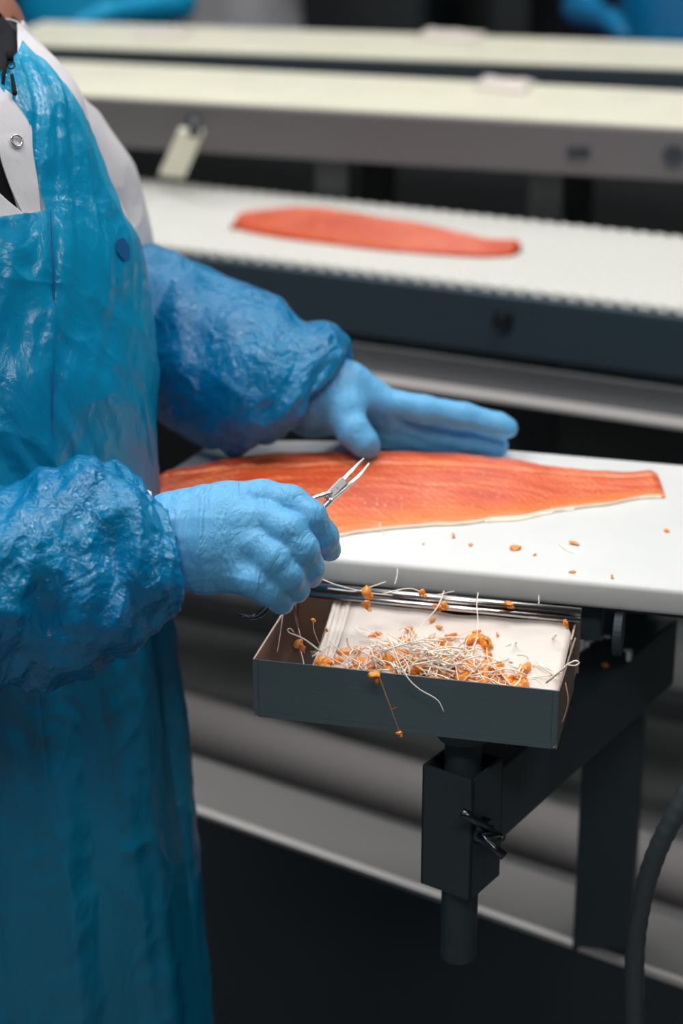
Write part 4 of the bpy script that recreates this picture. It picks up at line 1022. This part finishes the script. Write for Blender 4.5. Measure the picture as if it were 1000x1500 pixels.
axR = (P(380, 760, 1.65)-P(240, 790, 1.665)); axR /= np.linalg.norm(axR); wR = P(235, 790, 1.665)
def kR(p):
    a = (p-wR)@axR; return .0016+.014*np.clip((.090-a)/.035, 0, 1)
CREASE = [((298, 704), (291, 826), .0018, 3.2), ((303, 712), (299, 790), -.0012, 3.0), ((262, 735), (258, 850), .0012, 3.5), ((338, 702), (376, 780), .0008, 4.5),
          ((386, 708), (394, 756), -.0010, 4.0), ((268, 851), (334, 845), .0010, 2.2), ((334, 845), (392, 856), .0009, 2.2), ((352, 712), (384, 744), -.0008, 3.5),
          ((276, 858), (282, 872), -.0014, 2.5), ((296, 852), (300, 870), .0014, 2.5), ((312, 850), (316, 868), -.0014, 2.5), ((330, 852), (330, 872), .0010, 2.5),
          ((392, 872), (408, 856), .0006, 1.5), ((398, 880), (416, 862), .0006, 1.5), ((386, 862), (400, 846), -.0006, 1.8), ((400, 738), (426, 732), -.0005, 2.0),
          ((430, 800), (446, 790), .0006, 2.0), ((436, 812), (452, 800), -.0006, 2.0), ((404, 828), (424, 820), .0006, 2.0), ((410, 842), (430, 828), -.0005, 2.0),
          ((462, 782), (482, 772), .0006, 2.0), ((468, 792), (488, 784), -.0006, 2.0), ((340, 724), (352, 800), .0007, 3.0), ((318, 716), (326, 800), -.0007, 3.0),
          ((240, 740), (238, 850), -.0012, 3.0), ((276, 720), (272, 800), -.0010, 3.0), ((362, 800), (340, 840), -.0006, 3.0)]
def creases(p, D0, lst):
    q = px(p); d = 0
    for (a, b_, h_, w_) in lst:
        a = np.array(a, float); ab = np.array(b_, float)-a; t_ = np.clip(((q-a)@ab)/(ab@ab), 0, 1)
        dist = np.linalg.norm(q-a-t_[:, None]*ab, axis=1); d = d-h_*np.exp(-(dist/w_)**2)*np.sin(pi*np.clip(t_, .08, .92))**.5
    return d*((p-CAM)@Fw < D0)
def wrR_(p):
    a = (p-wR)@axR; g = np.clip(1-np.abs(a-.02)/.05, 0, 1)
    across = p@Up
    # stretched creases running from the cuff towards the knuckles
    q = np.stack([a*14, across*95, a*0], -1); fade = np.clip((.085-a)/.05, 0, 1)
    q2 = np.stack([a*70, across*18, p@Fw*20], -1)
    return creases(p, 1.69, CREASE)+.0012*fade*noise(q2)+.0022*np.clip((.06-a)/.05, 0, 1)*np.abs(noise(q2*.6+5))+.0005*noise(p*55)+.0006*np.abs(noise(q))*1.2+.0006*g*noise(q2*1.7)
pts = np.array([c[0] for ch, k in right for c in ch]); lo, hi = pts.min(0)-.045, pts.max(0)+.045
V, F = glove(right, kR, lo, hi, .0015, wr=wrR_)
# keep the cuff end inside the sleeve
mesh_obj('glove', V, F, M['glove'], worker)
# far (left) hand, resting on its edge beside the fillet
left = [
 ([J(432, 580, 2.055, 44), J(462, 568, 2.05, 46), J(495, 575, 2.05, 40)], .012),
 ([J(462, 560, 2.05, 42), J(510, 565, 2.05, 34), J(568, 592, 2.055, 23)], .012),
 ([J(462, 575, 2.055, 42), J(515, 585, 2.08, 32), J(572, 612, 2.07, 22)], .012),
 ([J(462, 590, 2.06, 42), J(515, 602, 2.10, 28), J(572, 630, 2.105, 20)], .012),
 ([J(455, 600, 2.06, 40), J(505, 615, 2.115, 24), J(565, 640, 2.095, 19)], .010),
 ([J(560, 590, 2.055, 23), J(620, 600, 2.055, 21), J(680, 610, 2.060, 19), J(730, 622, 2.065, 17.5), J(742, 627, 2.066, 16)], .0012),
 ([J(568, 612, 2.075, 20), J(630, 632, 2.090, 18), J(685, 643, 2.092, 17), J(730, 654, 2.092, 15)], .0012),
 ([J(566, 628, 2.085, 21), J(620, 642, 2.098, 18), J(670, 650, 2.105, 16), J(705, 655, 2.108, 14)], .0012),
 ([J(560, 640, 2.095, 18), J(600, 648, 2.110, 16), J(650, 655, 2.120, 14)], .0012),
 # thumb
 ([J(470, 585, 2.045, 42), J(500, 600, 2.028, 34), J(518, 632, 2.015, 24), J(532, 648, 2.015, 22), J(540, 656, 2.018, 17)], .014),
]
def wrL_(p):
    a = (p-P(450, 570, 2.05))@Rt; q = np.stack([p@Up*60, a*22, p@Fw*20], -1); return .0009*noise(q)+.0005*noise(p*50)
pts = np.array([c[0] for ch, k in left for c in ch]); lo, hi = pts.min(0)-.042, pts.max(0)+.042
V, F = glove(left, None, lo, hi, .0018, wr=wrL_)
mesh_obj('glove', V, F, M['glove'], worker)

# ------------------------------------------------------------------ people at the far belt
def far_person(label, u, D, coat, apron_m, face_u=0, arm=None):
    base = P(u, 0, D); base[2] = 0
    T = thing('person', label, 'person', base)
    b0 = base
    def f(p):
        d = cap_sdf(p, b0+[0, 0, 1.60], b0+[0, 0, 1.56], .09, .075)
        d = smin(d, cap_sdf(p, b0+[0, 0, 1.35], b0+[0, 0, 1.5], .06, .055), .03)
        d = smin(d, cap_sdf(p, b0+[0, -.09, 1.58], b0+[0, -.10, 1.56], .012, .014), .015)
        d = smin(d, cap_sdf(p, b0+[0, 0, 1.30], b0+[0, 0, .95], .12, .12), .05)
        for s in (-1, 1):
            sh = b0+[.17*s, 0, 1.34]; el = b0+[.23*s, -.10, 1.10]; wr_ = b0+[.14*s, -.30, 1.10]
            d = smin(d, cap_sdf(p, b0+[0, 0, 1.33], sh, .07, .06), .04); d = smin(d, cap_sdf(p, sh, el, .05, .04), .02); d = smin(d, cap_sdf(p, el, wr_, .038, .026), .02)
            d = smin(d, cap_sdf(p, wr_, wr_+np.array([-.03*s, -.10, -.01]), .028, .022), .01)
            hp_ = b0+[.09*s, 0, .90]; d = smin(d, cap_sdf(p, hp_, b0+[.10*s, 0, .10], .085, .045), .03); d = smin(d, cap_sdf(p, b0+[.10*s, 0, .045], b0+[.11*s, -.14, .04], .04, .035), .02)
        return d
    Vb, Fb = surface_nets(f, b0+[-.36, -.48, -.01], b0+[.36, .2, 1.76], .018); mesh_obj('body', smooth_mesh(Vb, Fb, 2), Fb, coat, T)
    R_ = np.array([np.r_[b0+[0, 0, z], [w_, 0, 0], [0, -d_, 0]] for z, w_, d_ in ((1.32, .10, .13), (1.15, .16, .15), (1.0, .17, .16), (.8, .18, .16), (.45, .20, .17))])
    V = ring_tube(R_, 60, 60, lambda S, T_, TH: .012*noise(S*7)); sheet('apron', V, apron_m, T, True, .002)
    hairf = lambda p: cap_sdf(p, b0+[0, .015, 1.62], b0+[0, .02, 1.57], .095, .08)
    Vh, Fh = surface_nets(hairf, b0+[-.13, -.12, 1.45], b0+[.13, .15, 1.76], .015); mesh_obj('hair_net', Vh, Fh, M['bluedark'], T)
    return T
far_person('distant worker in a bright blue apron at the left end of the farthest belt', 138, 4.5, M['cyan_far'], M['cyan_far'])
far_person('distant worker in a pale grey coat behind the farthest belt, left of centre', 350, 5.6, M['coat'], M['coat'])
far_person('distant worker in blue at the top right corner behind the farthest belt', 1015, 4.30, M['film'], M['film'])
far_person('distant figure in dark clothes at the top right beside the worker in blue', 868, 5.3, M['skin'], M['knit'])
